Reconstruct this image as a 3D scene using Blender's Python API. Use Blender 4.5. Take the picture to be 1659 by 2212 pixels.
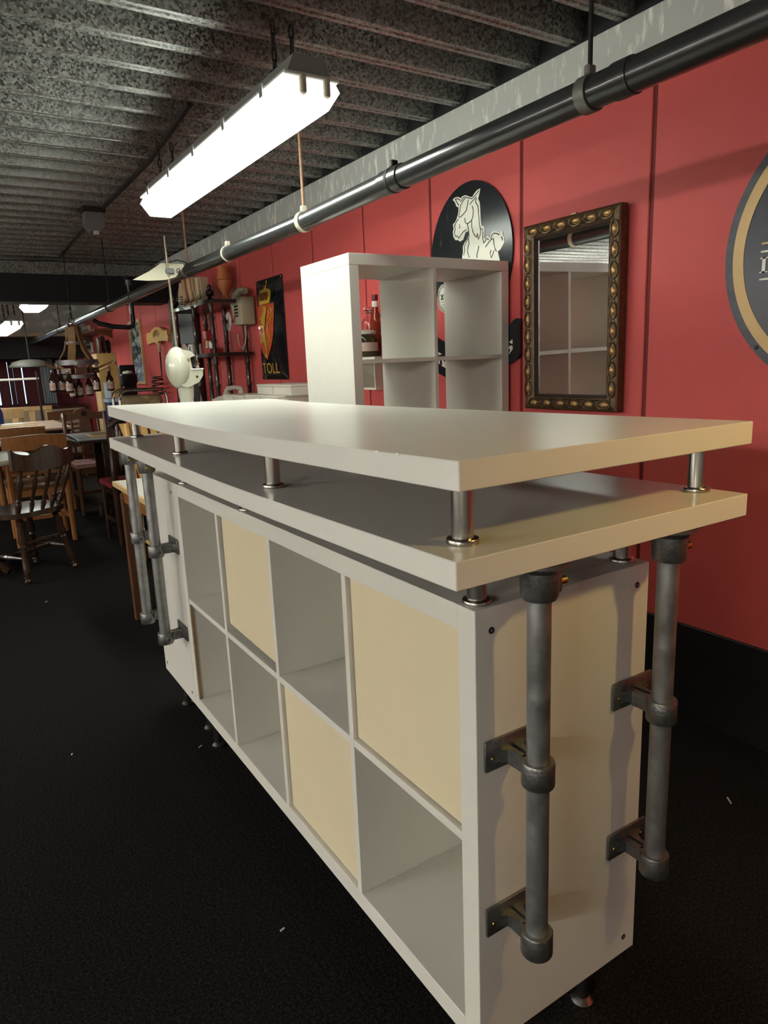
import bpy, bmesh, math, random
from mathutils import Vector, Matrix
random.seed(7)
for _o in list(bpy.data.objects): bpy.data.objects.remove(_o)
SC = bpy.context.scene
COL = SC.collection
PI = math.pi

# ------------------------------------------------------------------ camera, world, exposure
def setup_camera():
    f_px, yaw, pitch, roll = 1495.25, 0.561986, -0.214282, -0.041208
    pos = Vector((-0.58852, -0.70802, 1.24838))
    f = Vector((math.sin(yaw)*math.cos(pitch), math.cos(yaw)*math.cos(pitch), math.sin(pitch)))
    r0 = Vector((math.cos(yaw), -math.sin(yaw), 0)); u0 = r0.cross(f)
    c, s = math.cos(roll), math.sin(roll)
    r = c*r0 + s*u0; u = -s*r0 + c*u0
    cd = bpy.data.cameras.new('camera'); co = bpy.data.objects.new('camera', cd); COL.objects.link(co)
    M = Matrix((r, u, -f)).transposed().to_4x4(); M.translation = pos
    co.matrix_world = M
    cd.sensor_fit = 'HORIZONTAL'; cd.sensor_width = 36.0; cd.lens = f_px*36.0/1659.0
    cd.clip_start = 0.02; cd.clip_end = 100
    SC.camera = co
setup_camera()
W = bpy.data.worlds.new('world'); SC.world = W; W.use_nodes = True
W.node_tree.nodes['Background'].inputs[0].default_value = (0.55, 0.74, 1.0, 1)   # overcast daylight outside the windows
W.node_tree.nodes['Background'].inputs[1].default_value = 0.55
vs = SC.view_settings
vs.view_transform = 'Standard'; vs.look = 'None'; vs.gamma = 1.0; vs.use_curve_mapping = False
vs.exposure = 2.0
LAMP_COOL = (0.93, 1.0, 0.90); LAMP_WARM = (1.0, 0.70, 0.22); LAMP_LEFT = (1.0, 0.97, 0.91)
S_MAIN, S_LEFT, S_BACK, S_FAR, P_WARM = 7.8, 28.0, 52.0, 8.0, 6.4

# ------------------------------------------------------------------ materials
MATS = {}
def mat(name, col, rough=0.5, metal=0.0, var=0.0, vscale=8.0, bump=0.0, bscale=60.0, spec=0.5, coat=0.0,
        emit=None, estr=0.0, trans=0.0, ior=1.45, stretch=None, col2=None, c2lo=0.45, c2hi=0.6, rvar=0.0, voronoi=False):
    if name in MATS: return MATS[name]
    m = bpy.data.materials.new(name); m.use_nodes = True
    nt = m.node_tree; b = nt.nodes['Principled BSDF']; L = nt.links
    b.inputs['Base Color'].default_value = (*col, 1); b.inputs['Roughness'].default_value = rough
    b.inputs['Metallic'].default_value = metal; b.inputs['Specular IOR Level'].default_value = spec
    b.inputs['Coat Weight'].default_value = coat; b.inputs['IOR'].default_value = ior
    b.inputs['Transmission Weight'].default_value = trans
    if emit:
        b.inputs['Emission Color'].default_value = (*emit, 1); b.inputs['Emission Strength'].default_value = estr
    tc = nt.nodes.new('ShaderNodeTexCoord'); src = tc.outputs['Object']
    if stretch:
        mp = nt.nodes.new('ShaderNodeMapping'); mp.inputs['Scale'].default_value = stretch
        L.new(src, mp.inputs['Vector']); src = mp.outputs['Vector']
    if var or col2 or rvar:
        if voronoi:
            n = nt.nodes.new('ShaderNodeTexVoronoi'); n.inputs['Scale'].default_value = vscale
            L.new(src, n.inputs['Vector'])
            hs = nt.nodes.new('ShaderNodeSeparateColor'); L.new(n.outputs['Color'], hs.inputs[0]); fac = hs.outputs[0]
        else:
            n = nt.nodes.new('ShaderNodeTexNoise'); n.inputs['Scale'].default_value = vscale
            n.inputs['Detail'].default_value = 6; n.inputs['Roughness'].default_value = 0.62
            L.new(src, n.inputs['Vector']); fac = n.outputs['Fac']
        if var or col2:
            rp = nt.nodes.new('ShaderNodeValToRGB')
            if col2:
                rp.color_ramp.elements[0].position = c2lo; rp.color_ramp.elements[1].position = c2hi
                rp.color_ramp.elements[0].color = (*col, 1); rp.color_ramp.elements[1].color = (*col2, 1)
            else:
                lo, hi = (0.05, 0.95) if voronoi else (0.3, 0.7)
                rp.color_ramp.elements[0].position = lo; rp.color_ramp.elements[1].position = hi
                rp.color_ramp.elements[0].color = (*[c*(1-var) for c in col], 1)
                rp.color_ramp.elements[1].color = (*[min(1, c*(1+var)) for c in col], 1)
            L.new(fac, rp.inputs[0]); L.new(rp.outputs[0], b.inputs['Base Color'])
        if rvar:
            mr = nt.nodes.new('ShaderNodeMapRange'); mr.inputs['From Min'].default_value = 0.3; mr.inputs['From Max'].default_value = 0.7
            mr.inputs['To Min'].default_value = max(0.02, rough-rvar); mr.inputs['To Max'].default_value = min(1, rough+rvar)
            L.new(fac, mr.inputs['Value']); L.new(mr.outputs[0], b.inputs['Roughness'])
    if bump:
        n2 = nt.nodes.new('ShaderNodeTexNoise'); n2.inputs['Scale'].default_value = bscale; n2.inputs['Detail'].default_value = 4
        L.new(src, n2.inputs['Vector'])
        bp = nt.nodes.new('ShaderNodeBump'); bp.inputs['Strength'].default_value = bump; bp.inputs['Distance'].default_value = 0.004
        L.new(n2.outputs['Fac'], bp.inputs['Height']); L.new(bp.outputs[0], b.inputs['Normal'])
    MATS[name] = m
    return m

WHITE = mat('white_laminate', (0.69, 0.665, 0.595), 0.38, var=0.03, vscale=5, bump=0.02, bscale=300)
TOPW = mat('worktop_laminate', (0.76, 0.74, 0.67), 0.27, var=0.012, vscale=2.5, bump=0.012, bscale=40)
UNDER = mat('brown_board_underside', (0.13, 0.085, 0.05), 0.75, var=0.15, vscale=30)
CREAM = mat('cream_panel', (0.70, 0.60, 0.40), 0.5, var=0.02, vscale=6, bump=0.02, bscale=300)
GALV = mat('galvanised_tube', (0.33, 0.33, 0.32), 0.42, metal=0.82, var=0.22, vscale=40, bump=0.06, bscale=150, rvar=0.1)
CAST = mat('cast_galvanised', (0.23, 0.23, 0.22), 0.40, metal=0.9, var=0.25, vscale=90, bump=0.25, bscale=200)
STEEL = mat('brushed_steel', (0.43, 0.41, 0.37), 0.26, metal=1.0, var=0.08, vscale=30, stretch=(1, 1, 12))
BLACK = mat('black_plastic', (0.012, 0.012, 0.012), 0.4)
BRASS = mat('brass_screw', (0.5, 0.38, 0.12), 0.3, metal=1.0)
RED = mat('red_paint', (0.60, 0.096, 0.090), 0.55, spec=0.3, var=0.06, vscale=2.5, bump=0.10, bscale=70)
REDGAP = mat('red_joint', (0.16, 0.015, 0.014), 0.7)
CARPET = mat('black_carpet', (0.008, 0.007, 0.0068), 0.95, bump=0.9, bscale=90, col2=(0.040, 0.034, 0.030), c2lo=0.45, c2hi=0.80, vscale=170, spec=0.1)
SKIRT = mat('black_skirting', (0.008, 0.008, 0.009), 0.55, var=0.3, vscale=20)
DECK = mat('galvanised_deck', (0.27, 0.27, 0.25), 0.45, metal=0.7, var=0.55, vscale=130, voronoi=True, rvar=0.15, bump=0.1, bscale=50)
BEAM = mat('stained_galvanised_beam', (0.52, 0.525, 0.49), 0.6, metal=0.0, col2=(0.88, 0.88, 0.82), c2lo=0.53, c2hi=0.66, vscale=9, stretch=(1, 3.5, 1), bump=0.3, bscale=30)
PIPE = mat('grey_drain_pipe', (0.030, 0.031, 0.031), 0.28, var=0.3, vscale=6, bump=0.03, bscale=90, coat=0.5)
RUST = mat('rusty_rod', (0.30, 0.17, 0.10), 0.7, var=0.3, vscale=60)
DARKROD = mat('dark_rod', (0.025, 0.022, 0.02), 0.6, metal=0.4)
LAMPGREY = mat('lamp_housing', (0.22, 0.22, 0.21), 0.5)
DARKBROWN = mat('dark_stained_wood', (0.038, 0.019, 0.011), 0.26, var=0.4, vscale=6, stretch=(6, 6, 1), coat=0.3)
MIDBROWN = mat('brown_wood', (0.13, 0.055, 0.025), 0.35, var=0.35, vscale=6, stretch=(6, 6, 1), coat=0.2)
ORANGEWOOD = mat('orange_wood', (0.27, 0.105, 0.030), 0.35, var=0.2, vscale=6, stretch=(6, 6, 1), coat=0.2)
PALEWOOD = mat('pale_wood', (0.62, 0.42, 0.20), 0.45, var=0.15, vscale=7, stretch=(5, 5, 1))
BLONDE = mat('yellow_beech', (0.72, 0.44, 0.13), 0.42, var=0.12, vscale=7, stretch=(4, 4, 1))
TABLEGREY = mat('grey_tabletop', (0.42, 0.43, 0.43), 0.35, var=0.08, vscale=4)
TABLEBEIGE = mat('beige_tabletop', (0.45, 0.42, 0.30), 0.35, var=0.08, vscale=4)
TABLEWOOD = mat('rosy_wood_tabletop', (0.46, 0.30, 0.22), 0.35, var=0.12, vscale=5, stretch=(1, 6, 1))
GOLDFRAME = mat('antique_bronze', (0.12, 0.075, 0.04), 0.35, metal=0.5, var=0.4, vscale=40, bump=0.2, bscale=80)
GOLDBEAN = mat('antique_gold', (0.42, 0.25, 0.10), 0.32, metal=0.5, var=0.25, vscale=40)
DARKFRAME = mat('dark_frame', (0.035, 0.02, 0.015), 0.4, var=0.3, vscale=30)
MIRROR = mat('mirror_glass', (0.92, 0.94, 0.93), 0.0, metal=1.0)
SIGNBLACK = mat('enamel_black', (0.018, 0.02, 0.024), 0.16, col2=(0.12, 0.13, 0.13), c2lo=0.62, c2hi=0.85, vscale=14, stretch=(1, 3, 0.8))
SIGNWHITE = mat('sign_cream_white', (0.82, 0.80, 0.70), 0.35)
SIGNGREY = mat('sign_grey_line', (0.07, 0.07, 0.065), 0.5)
NAVY = mat('enamel_navy', (0.012, 0.014, 0.03), 0.28, var=0.3, vscale=10)
NAVYEDGE = mat('enamel_navy_rim', (0.03, 0.034, 0.045), 0.35, var=0.5, vscale=16)
OCHRE = mat('enamel_ochre', (0.66, 0.43, 0.16), 0.35, var=0.06, vscale=10)
TOLLBLACK = mat('toll_black', (0.01, 0.01, 0.012), 0.12, coat=0.6)
TOLLRED = mat('toll_red', (0.62, 0.09, 0.02), 0.2, coat=0.4)
TOLLYEL = mat('toll_yellow', (0.66, 0.40, 0.03), 0.25, coat=0.4)
IVORY = mat('ivory_enamel', (0.58, 0.58, 0.46), 0.16, var=0.06, vscale=4, coat=0.5)
BEIGE = mat('beige_phone_plastic', (0.74, 0.50, 0.30), 0.35)
OLIVE = mat('olive_phone_plastic', (0.40, 0.36, 0.25), 0.3)
TERRA = mat('terracotta', (0.55, 0.18, 0.06), 0.45, var=0.15, vscale=12)
PAPER = mat('paper_white', (0.66, 0.62, 0.53), 0.6, var=0.05, vscale=8)
BLUE = mat('blue_plastic', (0.015, 0.04, 0.14), 0.4)
BLUEWHITE = mat('pale_blue_plastic', (0.45, 0.62, 0.78), 0.4)
PINK = mat('pink_upholstery', (0.50, 0.25, 0.22), 0.7, var=0.1, vscale=30)
REDSEAT = mat('red_cushion', (0.42, 0.03, 0.05), 0.6)
BOTTLEBROWN = mat('brown_bottle_glass', (0.05, 0.016, 0.006), 0.06, coat=0.5)
AMBER = mat('amber_glass', (0.40, 0.05, 0.02), 0.05, trans=0.5)
GLASS = mat('clear_glass', (0.97, 0.97, 0.97), 0.02, trans=1.0)
LIQUOR = mat('amber_liquor', (0.75, 0.34, 0.02), 0.1, trans=0.3)
LABELW = mat('paper_label', (0.66, 0.52, 0.43), 0.6)
LABELRED = mat('label_red_print', (0.50, 0.06, 0.03), 0.6)
WOODSTAVE = mat('barrel_stave', (0.34, 0.19, 0.08), 0.5, var=0.25, vscale=10, stretch=(5, 5, 1))
CHROME = mat('chrome', (0.72, 0.72, 0.70), 0.12, metal=1.0)
GREYMETAL = mat('grey_metal', (0.25, 0.25, 0.25), 0.45, metal=0.6)
PLYWOOD = mat('plywood', (0.42, 0.28, 0.10), 0.5, var=0.1, vscale=10)
PHOTO = mat('old_photograph', (0.05, 0.06, 0.07), 0.15, col2=(0.55, 0.57, 0.58), c2lo=0.45, c2hi=0.62, vscale=6, stretch=(1, 1.5, 3))
DARKRED = mat('dark_red_curtain', (0.16, 0.03, 0.04), 0.7)
CLOTHBLACK = mat('black_cloth', (0.012, 0.012, 0.014), 0.6)
GLOSSBLACK = mat('gloss_black', (0.006, 0.006, 0.008), 0.38)
GREYWALL = mat('grey_wall', (0.62, 0.60, 0.55), 0.7, var=0.1, vscale=4)
CREAMWALL = mat('cream_wall', (0.52, 0.46, 0.34), 0.7)
WINFRAME = mat('window_frame_paint', (0.10, 0.03, 0.03), 0.5)
LEATHER = mat('tan_leather', (0.30, 0.22, 0.12), 0.5, col2=(0.60, 0.48, 0.22), c2lo=0.5, c2hi=0.7, vscale=12)
GREEN = mat('plant_green', (0.05, 0.13, 0.03), 0.6)
RAWCHIP = mat('chipboard_edge', (0.30, 0.20, 0.10), 0.8, var=0.3, vscale=120)

# ------------------------------------------------------------------ builders
class MB:
    def __init__(s): s.bm = bmesh.new()
    def box(s, x0, x1, y0, y1, z0, z1, bev=0.0, seg=1):
        r = bmesh.ops.create_cube(s.bm, size=1.0); v = r['verts']
        for a in v:
            a.co = Vector(((x0+x1)/2 + a.co.x*(x1-x0), (y0+y1)/2 + a.co.y*(y1-y0), (z0+z1)/2 + a.co.z*(z1-z0)))
        if bev:
            e = {ed for a in v for ed in a.link_edges}
            bmesh.ops.bevel(s.bm, geom=list(e), offset=bev, segments=seg, profile=0.5, affect='EDGES')
        return s
    def cyl(s, p0, p1, r0, r1=None, n=16, caps=True):
        p0 = Vector(p0); p1 = Vector(p1); r1 = r0 if r1 is None else r1
        d = p1-p0; q = d.to_track_quat('Z', 'Y').to_matrix()
        A = []; B = []
        for i in range(n):
            a = 2*PI*i/n; o = Vector((math.cos(a), math.sin(a), 0))
            A.append(s.bm.verts.new(p0 + q @ (o*r0))); B.append(s.bm.verts.new(p1 + q @ (o*r1)))
        for i in range(n):
            j = (i+1) % n; s.bm.faces.new((A[i], A[j], B[j], B[i]))
        if caps: s.bm.faces.new(A[::-1]); s.bm.faces.new(B)
        return s
    def lathe(s, prof, base=(0, 0, 0), n=20, axis='Z', rot=None, capit=True):
        base = Vector(base); rows = []
        for r, h in prof:
            row = []
            for i in range(n):
                a = 2*PI*i/n
                v = Vector((math.cos(a)*r, math.sin(a)*r, h))
                if axis == 'Y': v = Vector((v.x, v.z, v.y))
                elif axis == 'X': v = Vector((v.z, v.x, v.y))
                if rot is not None: v = rot @ v
                row.append(s.bm.verts.new(base+v))
            rows.append(row)
        for k in range(len(rows)-1):
            for i in range(n):
                j = (i+1) % n
                try: s.bm.faces.new((rows[k][i], rows[k][j], rows[k+1][j], rows[k+1][i]))
                except ValueError: pass
        if capit:
            for row in (rows[0], rows[-1]):
                try: s.bm.faces.new(row)
                except ValueError: pass
        return s
    def tube(s, pts, r, n=8, closed=False):
        pts = [Vector(p) for p in pts]; rows = []; m = len(pts)
        up = Vector((0.123, 0.31, 0.94)).normalized()
        for i, p in enumerate(pts):
            if closed: d = pts[(i+1) % m]-pts[i-1]
            else: d = pts[min(i+1, m-1)]-pts[max(i-1, 0)]
            d.normalize()
            a = d.cross(up)
            if a.length < 1e-3: a = d.cross(Vector((1, 0, 0)))
            a.normalize(); b = d.cross(a)
            rr = r[i] if isinstance(r, (list, tuple)) else r
            rows.append([s.bm.verts.new(p + (a*math.cos(2*PI*k/n) + b*math.sin(2*PI*k/n))*rr) for k in range(n)])
        K = m if closed else m-1
        for i in range(K):
            R0, R1 = rows[i], rows[(i+1) % m]
            for k in range(n):
                s.bm.faces.new((R0[k], R0[(k+1) % n], R1[(k+1) % n], R1[k]))
        if not closed: s.bm.faces.new(rows[0][::-1]); s.bm.faces.new(rows[-1])
        return s
    def prism(s, poly, fn, t0, t1):
        """extrude a 2-d polygon; fn(u, v, t) -> 3-d point"""
        A = [s.bm.verts.new(fn(u, v, t0)) for u, v in poly]; B = [s.bm.verts.new(fn(u, v, t1)) for u, v in poly]
        n = len(poly)
        fa = s.bm.faces.new(A); fb = s.bm.faces.new(B[::-1])
        for i in range(n):
            j = (i+1) % n; s.bm.faces.new((A[i], B[i], B[j], A[j]))
        fa.normal_update(); fb.normal_update()
        bmesh.ops.triangulate(s.bm, faces=[fa, fb])
        return s
    def grid(s, nu, nv, fn):
        V = [[s.bm.verts.new(fn(i/nu, j/nv)) for j in range(nv+1)] for i in range(nu+1)]
        for i in range(nu):
            for j in range(nv): s.bm.faces.new((V[i][j], V[i+1][j], V[i+1][j+1], V[i][j+1]))
        return s
    def ico(s, c, r, sub=2, sc=(1, 1, 1), rot=None):
        g = bmesh.ops.create_icosphere(s.bm, subdivisions=sub, radius=r)
        for v in g['verts']:
            p = Vector((v.co.x*sc[0], v.co.y*sc[1], v.co.z*sc[2]))
            if rot is not None: p = rot @ p
            v.co = p+Vector(c)
        return s
    def xf(s, M):
        bmesh.ops.transform(s.bm, matrix=M, verts=s.bm.verts); return s
    def mesh(s, name, m, smooth=35):
        bmesh.ops.recalc_face_normals(s.bm, faces=s.bm.faces)
        me = bpy.data.meshes.new(name); s.bm.to_mesh(me); s.bm.free()
        me.materials.append(m)
        if smooth:
            for p in me.polygons: p.use_smooth = True
            me.set_sharp_from_angle(angle=math.radians(smooth))
        return me
    def obj(s, name, m, parent=None, loc=(0, 0, 0), rot=(0, 0, 0), smooth=35):
        return link(name, s.mesh(name, m, smooth), parent, loc, rot)
def link(name, me, parent=None, loc=(0, 0, 0), rot=(0, 0, 0)):
    o = bpy.data.objects.new(name, me); COL.objects.link(o); o.parent = parent
    o.location = loc; o.rotation_euler = rot
    return o
def tag(o, label=None, cat=None, group=None, kind=None):
    if label: o['label'] = label
    if cat: o['category'] = cat
    if group: o['group'] = group
    if kind: o['kind'] = kind
    return o
def thing(name, label, cat, loc=(0, 0, 0), rotz=0.0, group=None):
    o = bpy.data.objects.new(name, None); COL.objects.link(o); o.location = loc; o.rotation_euler = (0, 0, rotz)
    o.empty_display_size = 0.05
    return tag(o, label, cat, group)
def struct(o): o['kind'] = 'structure'; return o
def copy_tree(o, parent=None):
    c = o.copy(); COL.objects.link(c); c.parent = parent
    for ch in list(o.children): copy_tree(ch, c)
    return c
def text_mesh(txt, size, depth=0.0, align='CENTER'):
    cu = bpy.data.curves.new('txt', 'FONT'); cu.body = txt; cu.size = size; cu.extrude = depth
    cu.align_x = align; cu.align_y = 'CENTER'
    ob = bpy.data.objects.new('txt', cu); COL.objects.link(ob)
    dg = bpy.context.evaluated_depsgraph_get(); dg.update()
    me = bpy.data.meshes.new_from_object(ob.evaluated_get(dg))
    bpy.data.objects.remove(ob)
    return me
def wall_fn(x): return lambda u, v, t: Vector((x-t, u, v))       # polygon given as (y, z) on a plane facing -X

# ------------------------------------------------------------------ the room
XW, ZC = 1.455, 2.27
Y0, Y1, XL = -3.6, 12.2, -7.0
struct(MB().box(XL, XW+0.1, Y0, Y1+0.2, -0.06, 0.0).obj('floor', CARPET, smooth=0))
# right wall: painted boards 0.6 m wide with open joints
wr = struct(MB().box(XW+0.006, XW+0.12, Y0, Y1+0.2, 0.0, 2.45).obj('wall_right', REDGAP, smooth=0))
pan = MB().box(-0.007, 0.007, 0.006, 0.588, 0.30, 2.12, bev=0.003).mesh('panel', RED, 30)
y = 0.855-0.6*8
while y < Y1:
    link('panel', pan, wr, (XW+0.007, y, 0)); y += 0.598
struct(MB().box(XW-0.012, XW+0.004, Y0, Y1, 0.0, 0.33, bev=0.002).obj('baseboard_right', SKIRT))
struct(MB().box(1.405, XW+0.01, Y0, Y1, 2.07, 2.262, bev=0.003).obj('trim_1', BEAM))
struct(MB().box(1.42, XW+0.1, Y0, Y1, 2.263, 2.355).obj('gap_shade_strip', CLOTHBLACK, smooth=0))  # added black strip, stands in for the shade in the rib gaps
struct(MB().box(XL-0.1, XL, Y0, Y1+0.2, 0, 2.45).obj('wall_left', GREYWALL, smooth=0))
struct(MB().box(XL-0.1, XW+0.12, Y0-0.1, Y0, 0, 2.45).obj('wall_back', GREYWALL, smooth=0))
# corrugated steel deck, ribs running across the room
def deck():
    P = 0.207; prof = [(0.0, 0.0), (0.016, 0.0), (0.019, 0.004), (0.029, 0.004), (0.032, 0.0), (0.048, 0.0), (0.066, 0.085), (0.189, 0.085)]
    ys = []; k = 0
    y = 0.905-0.207*22
    while y < Y1+0.2:
        for a, h in prof: ys.append((y+a, ZC+h))
        y += P
    m = MB(); xs = (XL-0.1, -1.5, XW+0.1)
    R = [[m.bm.verts.new((x, yy, zz)) for yy, zz in ys] for x in xs]
    for a in range(2):
        for i in range(len(ys)-1): m.bm.faces.new((R[a][i], R[a][i+1], R[a+1][i+1], R[a+1][i]))
    return m.obj('ceiling', DECK, smooth=0)
struct(deck())
struct(MB().box(XL-0.1, XW+0.12, Y0-0.1, Y1+0.3, 2.36, 2.45).obj('ceiling_slab', GREYWALL, smooth=0)).name = 'trim_6'
# black cross beam with its lighter ledge, black pilaster, far beam
tb = struct(MB().box(XL, XW, 6.3, 6.6, 1.885, 2.12, bev=0.004).obj('trim_2', CLOTHBLACK))
MB().box(XL, XW, 6.28, 6.62, 2.12, 2.225, bev=0.003).obj('ledge', DECK, tb)
struct(MB().box(1.40, XW, 5.42, 6.14, 0.0, 2.03, bev=0.004).obj('trim_3', GLOSSBLACK))
tf = struct(MB().box(XL, XW, 10.6, 10.9, 1.80, 1.86, bev=0.003).obj('trim_4', CREAMWALL))
MB().box(XL, XW, 10.75, 10.9, 1.86, 2.27).obj('upstand', BEAM, tf)
MB().box(XL, XW, 10.9, 11.0, 1.5, 1.80).obj('dark_infill', CLOTHBLACK, tf)
# far wall with window openings
wf = struct(MB().box(XL, XW+0.1, Y1, Y1+0.15, 0, 0.78).obj('wall_far', DARKRED, smooth=0))
wins = [(-0.62, -0.44), (-0.10, 0.04), (0.24, 0.33), (0.44, 0.49), (0.515, 0.56), (0.64, 0.70), (0.93, 1.08)]
xs = [XL] + [v for w in wins for v in w] + [XW+0.1]
for i in range(0, len(xs), 2):
    MB().box(xs[i], xs[i+1], Y1, Y1+0.15, 0.78, 1.50).obj('pier', DARKRED, wf, smooth=0)
MB().box(XL, XW+0.1, Y1, Y1+0.15, 1.50, 2.45).obj('lintel', CLOTHBLACK, wf, smooth=0)
for k, (a, b) in enumerate(wins):
    m = MB()
    for (x0, x1, z0, z1) in ((a, a+0.02, 0.78, 1.5), (b-0.02, b, 0.78, 1.5), (a, b, 0.78, 0.80), (a, b, 1.48, 1.5)):
        m.box(x0, x1, Y1+0.03, Y1+0.08, z0, z1)
    wn = struct(m.obj('window_%d' % (k+1), WINFRAME, smooth=0))
    MB().box(a+0.02, b-0.02, Y1+0.05, Y1+0.056, 0.80, 1.48).obj('pane', GLASS, wn, smooth=0)

# ------------------------------------------------------------------ fluorescent lamps
def lamp(label, loc, col, strg, L=1.58, hang=0.19, group='fluorescent ceiling lamps', w=0.165):
    t = thing('fluorescent_lamp', label, 'ceiling lamp', loc, 0, group)
    em = mat('lamp_glow_%.2f_%.1f' % (col[2], strg), (0.85, 0.88, 0.86), 0.35, emit=col, estr=strg)
    em2 = mat('lamp_end_%.2f_%.1f' % (col[2], strg), (0.85, 0.86, 0.82), 0.4, emit=col, estr=strg*0.12)
    em3 = mat('lamp_side_%.2f_%.1f' % (col[2], strg), (0.85, 0.88, 0.86), 0.35, emit=col, estr=strg*0.4)
    h = L/2; a = w/2; b = a-0.034; zb = -0.082
    # housing above the rim
    m = MB(); m.prism([(-a+0.012, 0.004), (a-0.012, 0.004), (a-0.035, 0.055), (-a+0.035, 0.055)], lambda u, v, q: Vector((u, q, v)), -h+0.01, h-0.01)
    m.obj('housing', LAMPGREY, t)
    MB().box(-a-0.004, a+0.004, -h-0.004, h+0.004, -0.006, 0.006, bev=0.003).obj('rim', mat('lamp_rim', (0.55, 0.54, 0.5), 0.5), t)
    m = MB()   # glowing trough: left flank and floor
    m.prism([(-a+0.010, -0.006), (-a-0.006, -0.030), (-b, zb), (b*0.55, zb), (b*0.55, -0.008)], lambda u, v, q: Vector((u, q, v)), -h+0.012, h-0.012)
    m.obj('diffuser', em, t, smooth=0)
    m = MB()
    m.prism([(b*0.55, -0.008), (b*0.55, zb), (b, zb), (a+0.006, -0.030), (a-0.010, -0.006)], lambda u, v, q: Vector((u, q, v)), -h+0.012, h-0.012)
    m.obj('diffuser_flank', em3, t, smooth=0)
    for sgn in (-1, 1):
        m = MB(); y0 = sgn*(h-0.012)
        m.prism([(-a+0.010, -0.006), (-a-0.006, -0.030), (-b, zb), (b, zb), (a+0.006, -0.030), (a-0.010, -0.006)], lambda u, v, q: Vector((u, q, v)), y0, sgn*h)
        e = m.obj('end_cap', em2, t, smooth=0)
        for q in (-0.03, 0.045):
            MB().lathe([(0.0, -0.03), (0.009, -0.026), (0.011, -0.02), (0.011, 0.02), (0.009, 0.022)], (q, sgn*(h+0.001), -0.022), 10).obj('socket', mat('lamp_socket', (0.30, 0.25, 0.18), 0.6), e)
    for k in range(5):
        yy = -h+0.15+k*(L-0.3)/4
        for sgn in (-1, 1):
            MB().box(sgn*(a+0.006)-0.003, sgn*(a+0.006)+0.003, yy-0.012, yy+0.012, -0.022, 0.014, bev=0.001).obj('clip', LAMPGREY, t)
    for yy in (-h+0.17, h-0.17):
        for sx in (-0.03, 0.03):
            m = MB()
            n = max(3, int((hang-0.05)/0.03))
            for i in range(n):
                z = 0.055+(i+0.5)*(hang-0.05)/n
                ring = []
                for j in range(8):
                    an = 2*PI*j/8; dx, dz = 0.007*math.cos(an), 0.022*math.sin(an)
                    ring.append((sx+(dx if i % 2 else 0), yy+(0 if i % 2 else dx), z+dz))
                m.tube(ring, 0.0035, 5, closed=True)
            m.obj('chain', DARKROD, t)
        MB().box(-0.045, 0.045, yy-0.01, yy+0.01, 0.05, 0.062).obj('hanger', DARKROD, t)
    return t
lamp('lit fluorescent trough lamp hanging closest, above the white bar', (0.43, 1.985, 2.035), LAMP_COOL, S_MAIN)
lamp('short lit lamp seen end on just under the black cross beam', (0.36, 7.05, 1.955), LAMP_COOL, S_FAR, L=0.6, hang=0.28, w=0.2)
lamp('lit lamp at the left picture edge above the far window', (0.255, 8.80, 1.84), LAMP_COOL, S_FAR, hang=0.38)
# warm pendant hanging beside the viewer; it yellows the near end of the bar
pd = thing('pendant_lamp', 'warm pendant lamp with a dark metal shade hanging beside the near bar end', 'pendant lamp', (0.52, -0.62, 0))
MB().lathe([(0.020, 1.60), (0.045, 1.585), (0.085, 1.545), (0.12, 1.49), (0.117, 1.488), (0.082, 1.54), (0.043, 1.578), (0.018, 1.592)], (0, 0, 0), 28, capit=False).obj('shade', BLACK, pd)
MB().lathe([(0.0, 1.63), (0.018, 1.63), (0.02, 1.60), (0.018, 1.545), (0.0, 1.545)], (0, 0, 0), 16).obj('socket', DARKROD, pd)
MB().cyl((0, 0, 1.625), (0, 0, ZC), 0.003, n=8).obj('cord', BLACK, pd)
MB().ico((0, 0, 1.515), 0.028, 3).obj('bulb', mat('warm_bulb', (0.9, 0.8, 0.6), 0.3, emit=LAMP_WARM, estr=P_WARM*14.0), pd)
for nm, x in (('nearer', -4.2), ('farther', -5.8)):
    for yn, y in (('beside the bar', 1.6), ('beside the tables', 4.8)):
        lamp('lit lamp of the %s left row, %s' % (nm, yn), (x, y, 2.035), LAMP_LEFT, S_LEFT)
lamp('weaker lit lamp far left behind the viewer', (-4.2, -1.7, 2.035), LAMP_LEFT, S_BACK)

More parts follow.
